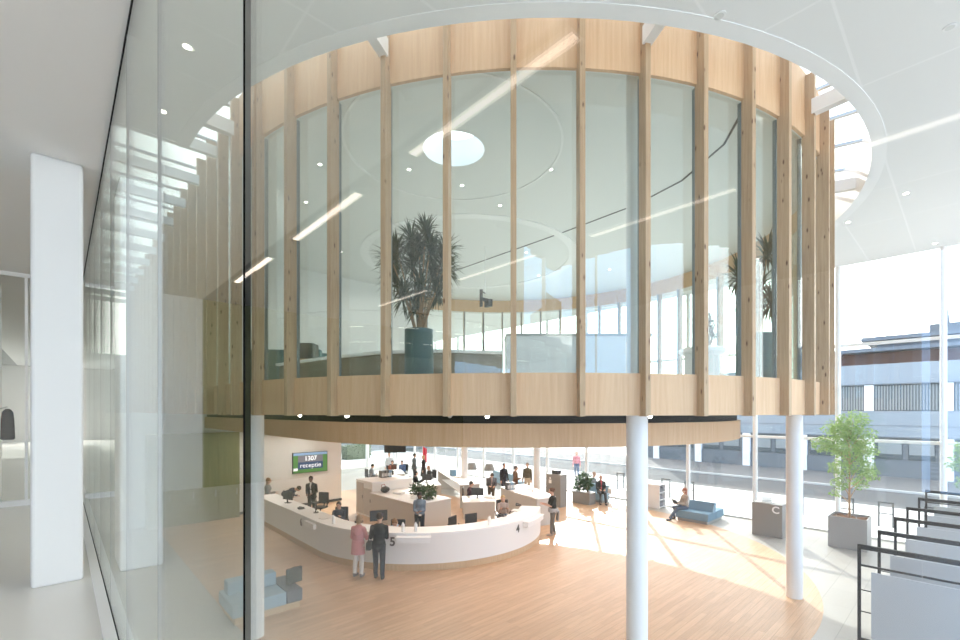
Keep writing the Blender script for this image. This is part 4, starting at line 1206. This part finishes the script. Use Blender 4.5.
# coat on the pier beyond the gallery screen
b = MB(); b.box(-1.05, -0.82, 12.2, 12.7, GZ, GC); struct(b.build('wall_gallery_nib', M_WHITE))
t = thing('black_coat', 'black coat hanging on the wall beyond the gallery screen', 'coat', (-0.82, 12.30, 3.98), 0)
b = MB(); b.lathe([(0.08, -0.02), (0.10, 0.0), (0.09, 0.35), (0.075, 0.5), (0.03, 0.56)], 0.10, 0, 14); b.build('cloth', mat('black wool', (0.012, 0.012, 0.013), 0.95, spec=0.0), t, smooth=True)
MB().tube([(0.0, 0, 0.56), (0.10, 0, 0.60)], 0.012, 6).build('hook', M_STEEL, t)
#PART3
# ------------------------------------------------------------------ people
def remesh(b, m, name, parent, voxel, smooth_it=4):
    me = bpy.data.meshes.new('tmp'); me.from_pydata(b.v, [], b.f)
    bm = bmesh.new(); bm.from_mesh(me); bmesh.ops.recalc_face_normals(bm, faces=bm.faces); bm.to_mesh(me); bm.free()
    o = bpy.data.objects.new('tmp', me); COL.objects.link(o)
    md = o.modifiers.new('r', 'REMESH'); md.mode = 'VOXEL'; md.voxel_size = voxel; md.use_smooth_shade = True
    if smooth_it:
        sm = o.modifiers.new('s', 'SMOOTH'); sm.iterations = smooth_it; sm.factor = 0.4
    dg = bpy.context.evaluated_depsgraph_get(); dg.update()
    me2 = bpy.data.meshes.new_from_object(o.evaluated_get(dg))
    bpy.data.objects.remove(o); bpy.data.meshes.remove(me)
    me2.materials.clear(); me2.materials.append(m); me2.name = name
    for p in me2.polygons: p.use_smooth = True
    q = bpy.data.objects.new(name, me2); COL.objects.link(q); q.parent = parent
    return q

def limb(b, pts, rs, n=10):
    b.tube(pts, rs, n)
    for p, r_ in zip(pts, rs): b.ell(p, (r_, r_, r_), n, 6)

def ik(a, c, l1, l2, hint):
    d = c - a; L = min(d.length, (l1 + l2)*0.995)
    u = d.normalized(); x = (l1*l1 - l2*l2 + L*L)/(2*L); h = math.sqrt(max(0.0, l1*l1 - x*x))
    v = (hint - u*hint.dot(u)).normalized()
    return a + u*x + v*h, a + u*L

def person(label, x, y, z, rz, s=1.0, pose='stand', lean=0.0, twist=0.0, hands=None, top=(0.1,0.1,0.12), legs=(0.05,0.05,0.07), shoes=(0.03,0.03,0.03),
           hair=(0.05,0.03,0.02), style='short', coat=0.0, sleeve=1.0, skin=None, cap=None, skirt=0.0, stride=0.0, nod=0.0, female=False, inner=None, waistwrap=None, turn=0.0, voxel=0.017, seat=0.45):
    """one figure facing +Y in its own frame; hands are targets in that frame"""
    skin = skin or M_SKIN
    t = thing('person', label, 'person', (x, y, z), rz, None)
    sw = 0.158 if female else 0.180
    V = Vector
    pel = V((0, 0, 0.93)) if pose == 'stand' else V((0, 0, seat + 0.09))
    Mx = Matrix.Rotation(twist, 3, 'Z') @ Matrix.Rotation(-lean, 3, 'X')
    U = lambda p: pel + Mx @ V(p)
    chest = U((0, 0.0, 0.36)); waist = U((0, 0, 0.14)); shl = U((0, 0, 0.46)); neck0 = U((0, -0.005, 0.50)); neck1 = U((0, 0.015, 0.585))
    Hm = Matrix.Rotation(turn, 3, 'Z') @ Matrix.Rotation(-nod, 3, 'X') @ Mx
    hc = neck1 + Hm @ V((0, 0.02, 0.095))
    sh = [U((sg*sw, 0, 0.425)) for sg in (-1, 1)]
    hip = [pel + V((sg*0.09, 0, -0.02)) for sg in (-1, 1)]
    if pose == 'stand':
        kn = [V((-0.095, 0.03 + stride*0.5, 0.49)), V((0.095, 0.03 - stride*0.3, 0.49))]
        an = [V((-0.10, stride, 0.085)), V((0.10, -stride*0.8, 0.085))]
    else:
        kn = [V((-0.11, 0.44, seat + 0.06)), V((0.12, 0.44, seat + 0.06))]
        an = [V((-0.12, 0.46 + stride, 0.085)), V((0.13, 0.42, 0.085))]
    if hands is None: hands = ((-0.24, 0.08, 0.80), (0.24, 0.08, 0.80)) if pose == 'stand' else ((-0.12, 0.32, seat + 0.22), (0.12, 0.32, seat + 0.22))
    el = []; wr = []
    for sg, a, h in zip((-1, 1), sh, hands):
        e_, w_ = ik(a, V(h), 0.29, 0.26, V((sg*0.22, -0.45, -0.9))); el.append(e_); wr.append(w_)
    # ---- body, one surface
    b = MB()
    b.ell(hc, (0.079, 0.099, 0.118), 14, 10, Hm); b.ell(hc + Hm @ V((0, 0.03, -0.055)), (0.055, 0.062, 0.062), 10, 8, Hm)
    b.ell(hc + Hm @ V((0, 0.10, -0.02)), (0.014, 0.02, 0.024), 8, 6, Hm)
    for sg in (-1, 1): b.ell(hc + Hm @ V((sg*0.078, -0.005, -0.015)), (0.012, 0.022, 0.032), 8, 6, Hm)
    limb(b, [neck0, neck1, hc], [0.06, 0.052, 0.055])
    b.ell(chest, (sw*0.86, 0.115, 0.17), 14, 10, Mx); b.ell(waist, (0.135, 0.10, 0.17), 14, 10, Mx); b.ell(pel, (0.165, 0.12, 0.12), 14, 8)
    b.ell(shl, (sw*0.9, 0.075, 0.06), 12, 8, Mx)
    for i in range(2):
        limb(b, [sh[i], el[i], wr[i]], [0.052, 0.040, 0.028])
        limb(b, [hip[i], kn[i], an[i]], [0.085, 0.058, 0.040])
        limb(b, [an[i], an[i] + V((0, 0.13, -0.05))], [0.038, 0.03])
        fd = (wr[i] - el[i]).normalized(); sd = fd.cross(V((0, 0, 1)));
        if sd.length < 0.1: sd = V((1, 0, 0))
        sd.normalize(); nn = sd.cross(fd).normalized()
        pm = wr[i] + fd*0.045
        b.obox(pm, (fd, sd, nn), (0.05, 0.038, 0.014))
        for k in range(4):
            o_ = pm + fd*0.045 + sd*(0.028 - 0.019*k)
            ln = (0.062, 0.074, 0.068, 0.052)[k]
            b.tube([o_, o_ + fd*ln*0.5 - nn*0.008, o_ + fd*ln*0.9 - nn*0.03], [0.0095, 0.0088, 0.0075], 6)
        q0 = wr[i] + fd*0.02 + sd*(0.035 if i == 0 else -0.035)
        b.tube([q0, q0 + fd*0.035 + sd*(0.02 if i == 0 else -0.02), q0 + fd*0.06 + sd*(0.018 if i == 0 else -0.018)], [0.012, 0.010, 0.008], 6)
    remesh(b, skin, 'body', t, voxel*0.8, 2)
    ey = MB()
    for sg in (-1, 1): ey.ell(hc + Hm @ V((sg*0.03, 0.088, 0.012)), (0.012, 0.008, 0.007), 8, 6, Hm)
    ey.build('eyes', M_DARK, t)
    # ---- top
    b = MB()
    b.ell(chest, (sw*0.86 + 0.022, 0.138, 0.185), 14, 10, Mx); b.ell(waist, (0.158, 0.125, 0.18), 14, 10, Mx); b.ell(shl + Mx @ V((0, 0, -0.012)), (sw*0.9 + 0.02, 0.092, 0.068), 12, 8, Mx)
    b.ell(pel + V((0, 0, 0.03)), (0.180, 0.138, 0.11), 14, 8)
    if female: b.ell(chest + Mx @ V((0, 0.07, 0.0)), (0.13, 0.085, 0.085), 12, 8, Mx)
    if coat:
        n = 16; prof = [(0.178, 0.136, 0.10), (0.185, 0.145, -0.05), (0.205, 0.165, -coat)]
        vs = []; fs = []
        for (rx, ry, zz) in prof:
            for k in range(n): vs.append(pel + V((rx*math.cos(2*PI*k/n), ry*math.sin(2*PI*k/n), zz)))
        for i in range(2):
            for k in range(n): fs.append((i*n+k, i*n+(k+1) % n, (i+1)*n+(k+1) % n, (i+1)*n+k))
        fs.append(tuple(range(n))); fs.append(tuple(range(2*n, 3*n))[::-1]); b.add(vs, fs)
    for i in range(2):
        if sleeve >= 1.0: limb(b, [sh[i], el[i], el[i].lerp(wr[i], 0.93)], [0.064, 0.054, 0.042])
        else: limb(b, [sh[i], sh[i].lerp(el[i], max(0.25, sleeve*1.3))], [0.064, 0.058])
    tm = mat('cloth %.2f %.2f %.2f' % tuple(top), top, 0.85, spec=0.15)
    remesh(b, tm, 'coat' if coat else 'top', t, voxel, 3)
    if inner:
        b = MB(); b.ell(chest + Mx @ V((0, 0.045, 0.03)), (0.055, 0.105, 0.17), 10, 8, Mx); b.ell(waist + Mx @ V((0, 0.04, 0.0)), (0.06, 0.095, 0.17), 10, 8, Mx)
        b.build('shirt', mat('shirt %.2f %.2f %.2f' % tuple(inner), inner, 0.85, spec=0.15), t, smooth=True)
    # ---- legs
    b = MB()
    b.ell(pel + V((0, 0, -0.03)), (0.174, 0.132, 0.12), 14, 8)
    for i in range(2):
        limb(b, [hip[i], kn[i], an[i] + V((0, 0, 0.03))], [0.098, 0.072, 0.056])
    if skirt:
        n = 16; vs = []; fs = []
        for (rx, ry, zz) in ((0.165, 0.13, 0.05), (0.19, 0.15, -0.12), (0.24, 0.20, -skirt)):
            for k in range(n): vs.append(pel + V((rx*math.cos(2*PI*k/n), ry*math.sin(2*PI*k/n), zz)))
        for i in range(2):
            for k in range(n): fs.append((i*n+k, i*n+(k+1) % n, (i+1)*n+(k+1) % n, (i+1)*n+k))
        fs.append(tuple(range(n))); fs.append(tuple(range(2*n, 3*n))[::-1]); b.add(vs, fs)
    remesh(b, mat('cloth %.2f %.2f %.2f' % tuple(legs), legs, 0.85, spec=0.15), 'skirt' if skirt else 'trousers', t, voxel, 3)
    for i in range(2):
        b = MB(); a = an[i]
        b.ell(a + V((0, 0.06, -0.045)), (0.047, 0.135, 0.042), 12, 8); b.ell(a + V((0, -0.01, -0.01)), (0.046, 0.06, 0.055), 10, 8)
        b.build('shoe', mat('shoe %.2f %.2f %.2f' % tuple(shoes), shoes, 0.6), t, smooth=True)
    # ---- hair or cap
    hm = mat('hair %.2f %.2f %.2f' % tuple(hair), hair, 0.7)
    if style != 'bald':
        b = MB(); b.ell(hc + Hm @ V((0, -0.018, 0.028)), (0.089, 0.104, 0.107), 14, 10, Hm)
        if style in ('bob', 'long'):
            b.ell(hc + Hm @ V((0, -0.035, -0.03)), (0.092, 0.075, 0.115), 12, 8, Hm)
            if style == 'long': b.ell(hc + Hm @ V((0, -0.065, -0.15)), (0.082, 0.045, 0.15), 12, 8, Hm)
        if style == 'bun': b.ell(hc + Hm @ V((0, -0.11, 0.06)), (0.045, 0.045, 0.045), 10, 8, Hm)
        remesh(b, hm, 'hair', t, 0.012, 2)
    if cap:
        b = MB(); b.ell(hc + Hm @ V((0, -0.008, 0.045)), (0.090, 0.108, 0.085), 14, 10, Hm); b.obox(hc + Hm @ V((0, 0.12, 0.055)), (Hm @ V((1,0,0)), Hm @ V((0,1,-0.2)), Hm @ V((0,0.2,1))), (0.06, 0.05, 0.006))
        remesh(b, mat('cap cloth', cap, 0.85), 'cap', t, 0.010, 1)
    if waistwrap:
        b = MB(); b.lathe([(0.172, 0.84), (0.19, 0.90), (0.185, 0.99), (0.165, 1.0)], 0, 0, 18); b.obox((0.0, -0.17, 0.72), ((1,0,0),(0,1,0.1),(0,-0.1,1)), (0.14, 0.02, 0.2))
        remesh(b, mat('tied jacket', waistwrap, 0.9), 'tied_jacket', t, 0.016, 2)
    if s != 1.0: t.scale = (s, s, s)
    return t

def face(x, y, tx, ty): return math.atan2(-(tx - x), ty - y)
K = (AX, AY)
# visitors at the counter
f1 = face(5.95, 11.35, 6.9, 12.0)
person('person in pink coat and white trousers standing at the counter', 5.93, 11.26, 0, f1, 0.97, hands=((-0.20, 0.33, 1.10), (0.22, 0.34, 1.10)), top=(0.62, 0.30, 0.31), legs=(0.70, 0.66, 0.62), shoes=(0.22, 0.20, 0.20),
       hair=(0.33, 0.22, 0.13), style='bob', coat=0.28, female=True, lean=0.06, nod=0.15, voxel=0.014)
f2 = face(6.35, 10.68, 7.2, 11.6)
person('person in black jacket and dark cap standing at the counter', 6.27, 10.75, 0, f2, 1.02, hands=((-0.20, 0.34, 1.08), (0.12, 0.34, 1.08)), top=(0.022, 0.024, 0.03), legs=(0.035, 0.04, 0.055), shoes=(0.05, 0.05, 0.06),
       hair=(0.05, 0.04, 0.03), cap=(0.03, 0.035, 0.06), lean=0.10, voxel=0.014, stride=0.06, turn=-0.2)
t = thing('shoulder_bag', 'small black bag at the hip of the capped visitor', 'bag', (6.07, 10.84, 0.93), f2)
MB().box(-0.10, 0.04, -0.12, 0.12, -0.12, 0.10).build('body', M_DARK, t, bev=0.03)
MB().tube([(-0.05, -0.05, 0.10), (0.0, -0.12, 0.3), (0.12, -0.17, 0.5)], 0.012, 6).build('strap', M_DARK, t)
person('staff person with brown hair and light blue shirt helping the two visitors', 7.72, 12.15, 0, face(7.72, 12.15, 6.7, 11.0), 1.0, pose='sit', lean=0.5, top=(0.30, 0.40, 0.52), hair=(0.22, 0.11, 0.05), style='bob', female=True,
       hands=((-0.2, 0.55, 0.98), (0.2, 0.55, 0.98)), nod=0.2)
person('staff person in dark navy sweater seated at the curve of the counter', 7.28, 15.15, 0, face(7.28, 15.15, 5.5, 13.0), 1.0, pose='sit', lean=0.2, top=(0.025, 0.032, 0.06), hair=(0.03, 0.02, 0.015), hands=((-0.12, 0.42, 0.85), (0.14, 0.42, 0.85)))
person('person in dark suit standing before the wall screen', 7.85, 18.95, 0, face(7.85, 18.95, 6.2, 17.2), 1.02, top=(0.03, 0.032, 0.03), legs=(0.035, 0.035, 0.035), hair=(0.015, 0.012, 0.01), skin=M_SKIN_D, inner=(0.75, 0.75, 0.75), hands=((-0.1, 0.25, 1.02), (0.12, 0.25, 1.0)), lean=0.15, coat=0.12)
person('person in navy bending over behind the straight counter', 7.1, 20.0, 0, face(7.1, 20.0, 8.2, 18.6), 1.0, lean=1.15, top=(0.025, 0.035, 0.05), legs=(0.03, 0.03, 0.04), hair=(0.02, 0.015, 0.01), hands=((-0.15, 0.5, 0.85), (0.15, 0.5, 0.85)))
person('person in grey with long hair at the far end of the counter', 6.35, 19.85, 0, face(6.35, 19.85, 8, 19.2), 0.99, top=(0.20, 0.20, 0.20), legs=(0.10, 0.10, 0.11), hair=(0.22, 0.13, 0.07), style='long', female=True, hands=((-0.1, 0.3, 1.1), (0.15, 0.3, 1.08)))
person('person in blue grey sweater with badge standing behind the counter', 9.15, 12.95, 0, face(9.15, 12.95, 8.2, 11.6), 1.0, top=(0.18, 0.24, 0.31), legs=(0.03, 0.035, 0.05), hair=(0.03, 0.025, 0.02), style='short', skin=M_SKIN_D, hands=((-0.05, 0.24, 1.08), (0.10, 0.24, 1.05)), nod=0.55, female=True)
t = thing('name_badge', 'small white badge at the waist of the blue grey sweater', 'badge', (9.06, 12.79, 0.93), face(9.15, 12.95, 8.2, 11.6))
MB().box(-0.045, 0.045, 0, 0.006, -0.03, 0.03).build('card', M_PAPER, t)
person('person in maroon and navy seated at a desk, seen from the side', 13.55, 15.35, 0, face(13.55, 15.35, 14.6, 14.3), 1.0, pose='sit', lean=0.12, top=(0.06, 0.03, 0.045), legs=(0.03, 0.035, 0.05), hair=(0.05, 0.04, 0.03), hands=((-0.14, 0.45, 0.83), (0.14, 0.45, 0.83)))
person('person with blonde hair seated behind the right end of the counter', 12.45, 12.15, 0, face(12.45, 12.15, 11.4, 10.9), 0.98, pose='sit', lean=0.2, top=(0.45, 0.40, 0.38), legs=(0.05, 0.07, 0.13), hair=(0.52, 0.36, 0.17), style='long', female=True, hands=((-0.15, 0.42, 0.85), (0.12, 0.42, 0.85)))
person('person with grey jacket tied round the waist standing at the right counter end', 13.12, 10.25, 0, face(13.12, 10.25, 12.2, 10.9), 0.99, top=(0.025, 0.025, 0.028), legs=(0.13, 0.12, 0.105), shoes=(0.30, 0.25, 0.2), hair=(0.10, 0.045, 0.025), style='bun', female=True,
       hands=((-0.1, 0.38, 1.15), (0.12, 0.36, 1.16)), lean=0.05, sleeve=0.6, waistwrap=(0.36, 0.37, 0.38), stride=0.1)
person('person in grey jacket leaning over a desk near the reading lamps', 14.95, 15.35, 0, face(14.95, 15.35, 14.2, 14.4), 1.0, lean=0.45, top=(0.13, 0.13, 0.14), legs=(0.11, 0.10, 0.09), hair=(0.10, 0.06, 0.04), inner=(0.45, 0.35, 0.33), hands=((-0.1, 0.42, 1.0), (0.12, 0.42, 1.02)), nod=0.4)
person('person in brown jacket and jeans standing and talking', 16.9, 15.6, 0, face(16.9, 15.6, 17.8, 14.6), 1.0, top=(0.17, 0.095, 0.055), legs=(0.05, 0.065, 0.09), hair=(0.10, 0.06, 0.04), hands=((-0.05, 0.28, 1.1), (0.2, 0.2, 1.08)), coat=0.1)
person('person in dark olive sweater and beige trousers standing and talking', 18.4, 16.1, 0, face(18.4, 16.1, 16.0, 15.0), 1.0, top=(0.12, 0.10, 0.065), legs=(0.55, 0.44, 0.33), hair=(0.15, 0.10, 0.06))
person('person in black standing just left of the brown jacket', 17.4, 16.9, 0, face(17.4, 16.9, 17.0, 15.0), 0.99, top=(0.03, 0.03, 0.035), hair=(0.03, 0.02, 0.02))
person('person in dark grey suit standing by the far windows', 16.4, 23.8, 0, face(16.4, 23.8, 18, 23.0), 1.06, top=(0.10, 0.11, 0.12), legs=(0.06, 0.065, 0.07), hair=(0.06, 0.04, 0.03), coat=0.15)
person('person with fair hair in dark dress by the red flag', 16.7, 23.2, 0, face(16.7, 23.2, 15.6, 23.8), 1.0, top=(0.04, 0.03, 0.03), legs=(0.04, 0.03, 0.03), skirt=0.5, hair=(0.42, 0.24, 0.12), style='long', female=True)
person('person in white shirt standing beside the meeting table', 15.75, 25.7, 0, face(15.75, 25.7, 14.8, 24.0), 1.04, top=(0.66, 0.70, 0.74), legs=(0.08, 0.09, 0.11), hair=(0.12, 0.08, 0.05))
person('person in black seated at a desk with dark hair', 13.75, 19.85, 0, face(13.75, 19.85, 15.0, 19.2), 1.0, pose='sit', top=(0.02, 0.02, 0.022), legs=(0.03, 0.03, 0.035), hair=(0.015, 0.012, 0.01), style='bob', female=True, hands=((-0.14, 0.42, 0.84), (0.14, 0.42, 0.84)))
for (x, y, tx, ty, top, hr, st, lab) in ((15.7, 25.2, 14.9, 24.2, (0.12, 0.06, 0.05), (0.03, 0.02, 0.015), 'short', 'person in maroon seated at the far side of the meeting table'),
        (13.65, 24.35, 14.9, 24.2, (0.34, 0.38, 0.44), (0.02, 0.015, 0.012), 'short', 'person in pale blue shirt seated at the left of the meeting table'),
        (14.1, 22.95, 14.9, 24.2, (0.50, 0.46, 0.40), (0.28, 0.08, 0.05), 'bob', 'person with red hair seated at the near side of the meeting table'),
        (16.25, 24.85, 14.9, 24.2, (0.10, 0.16, 0.30), (0.03, 0.02, 0.015), 'short', 'person in bright blue seated at the right of the meeting table'),
        (15.85, 21.35, 14.5, 21.5, (0.05, 0.05, 0.055), (0.40, 0.22, 0.14), 'bob', 'person with fair hair seated alone below the red flag')):
    person(lab, x, y, 0, face(x, y, tx, ty), 1.0, pose='sit', top=top, hair=hr, style=st, lean=0.15)
person('seated person in dark jacket and red shirt on the pale blue bench', 19.45, 12.28, 0, face(19.45, 12.28, 18.4, 11.2), 1.03, pose='sit', top=(0.06, 0.065, 0.075), legs=(0.075, 0.08, 0.085), hair=(0.5, 0.45, 0.4), style='bald', inner=(0.55, 0.10, 0.12), stride=0.05)
person('person in grey seated behind on the pale blue bench', 20.35, 13.25, 0, face(20.35, 13.25, 21.5, 12.5), 1.0, pose='sit', top=(0.36, 0.38, 0.40), hair=(0.45, 0.30, 0.22), style='short')
person('person with red hair sitting on the steel blue sofa with a laptop', 19.05, 8.02, 0, face(19.05, 8.02, 17.6, 9.0), 0.98, pose='sit', top=(0.42, 0.36, 0.30), legs=(0.11, 0.14, 0.19), hair=(0.32, 0.10, 0.05), style='long', female=True, stride=0.30, hands=((-0.1, 0.36, 0.70), (0.12, 0.36, 0.70)))
t = thing('laptop', 'dark laptop on the lap of the woman on the blue sofa', 'laptop', (18.80, 8.20, 0.64), face(19.05, 8.02, 17.6, 9.0))
MB().box(-0.16, 0.16, -0.11, 0.11, 0, 0.015).build('keyboard', M_DARK, t); MB().obox((0, 0.15, 0.10), ((1,0,0),(0,0.35,1),(0,-1,0.35)), (0.16, 0.10, 0.006)).build('lid', M_DARK, t)
person('person in pink and blue standing outside by the bicycles', 26.0, 18.3, -0.02, face(26, 18.3, 24, 17), 1.0, top=(0.55, 0.22, 0.26), legs=(0.12, 0.16, 0.24), hair=(0.12, 0.07, 0.04))
# chairs of the seated staff
for x, y, tx, ty, lab in ((7.28, 15.15, 5.5, 13.0, 'black office chair of the navy seated staff person'), (7.72, 12.15, 6.7, 11.0, 'black office chair of the light blue shirt staff person'),
        (13.55, 15.35, 14.6, 14.3, 'black office chair of the man in maroon'), (12.45, 12.15, 11.4, 10.9, 'black office chair of the blonde seated woman'), (13.75, 19.85, 15.0, 19.2, 'black office chair of the woman in black'),
        (15.7, 25.2, 14.9, 24.2, 'black office chair at the far side of the meeting table'), (13.65, 24.35, 14.9, 24.2, 'black office chair at the left of the meeting table'),
        (14.1, 22.95, 14.9, 24.2, 'black office chair at the near side of the meeting table'), (16.25, 24.85, 14.9, 24.2, 'black office chair at the right of the meeting table'), (15.85, 21.35, 14.5, 21.5, 'black office chair of the person below the red flag')):
    chair_at(x, y, face(x, y, tx, ty), lab)
t = thing('square_stool', 'square white stool behind the pale blue bench', 'stool', (20.4, 13.3, 0), 0.6)
MB().box(-0.25, 0.25, -0.25, 0.25, 0, 0.44).build('seat', M_TRIM, t, bev=0.02)
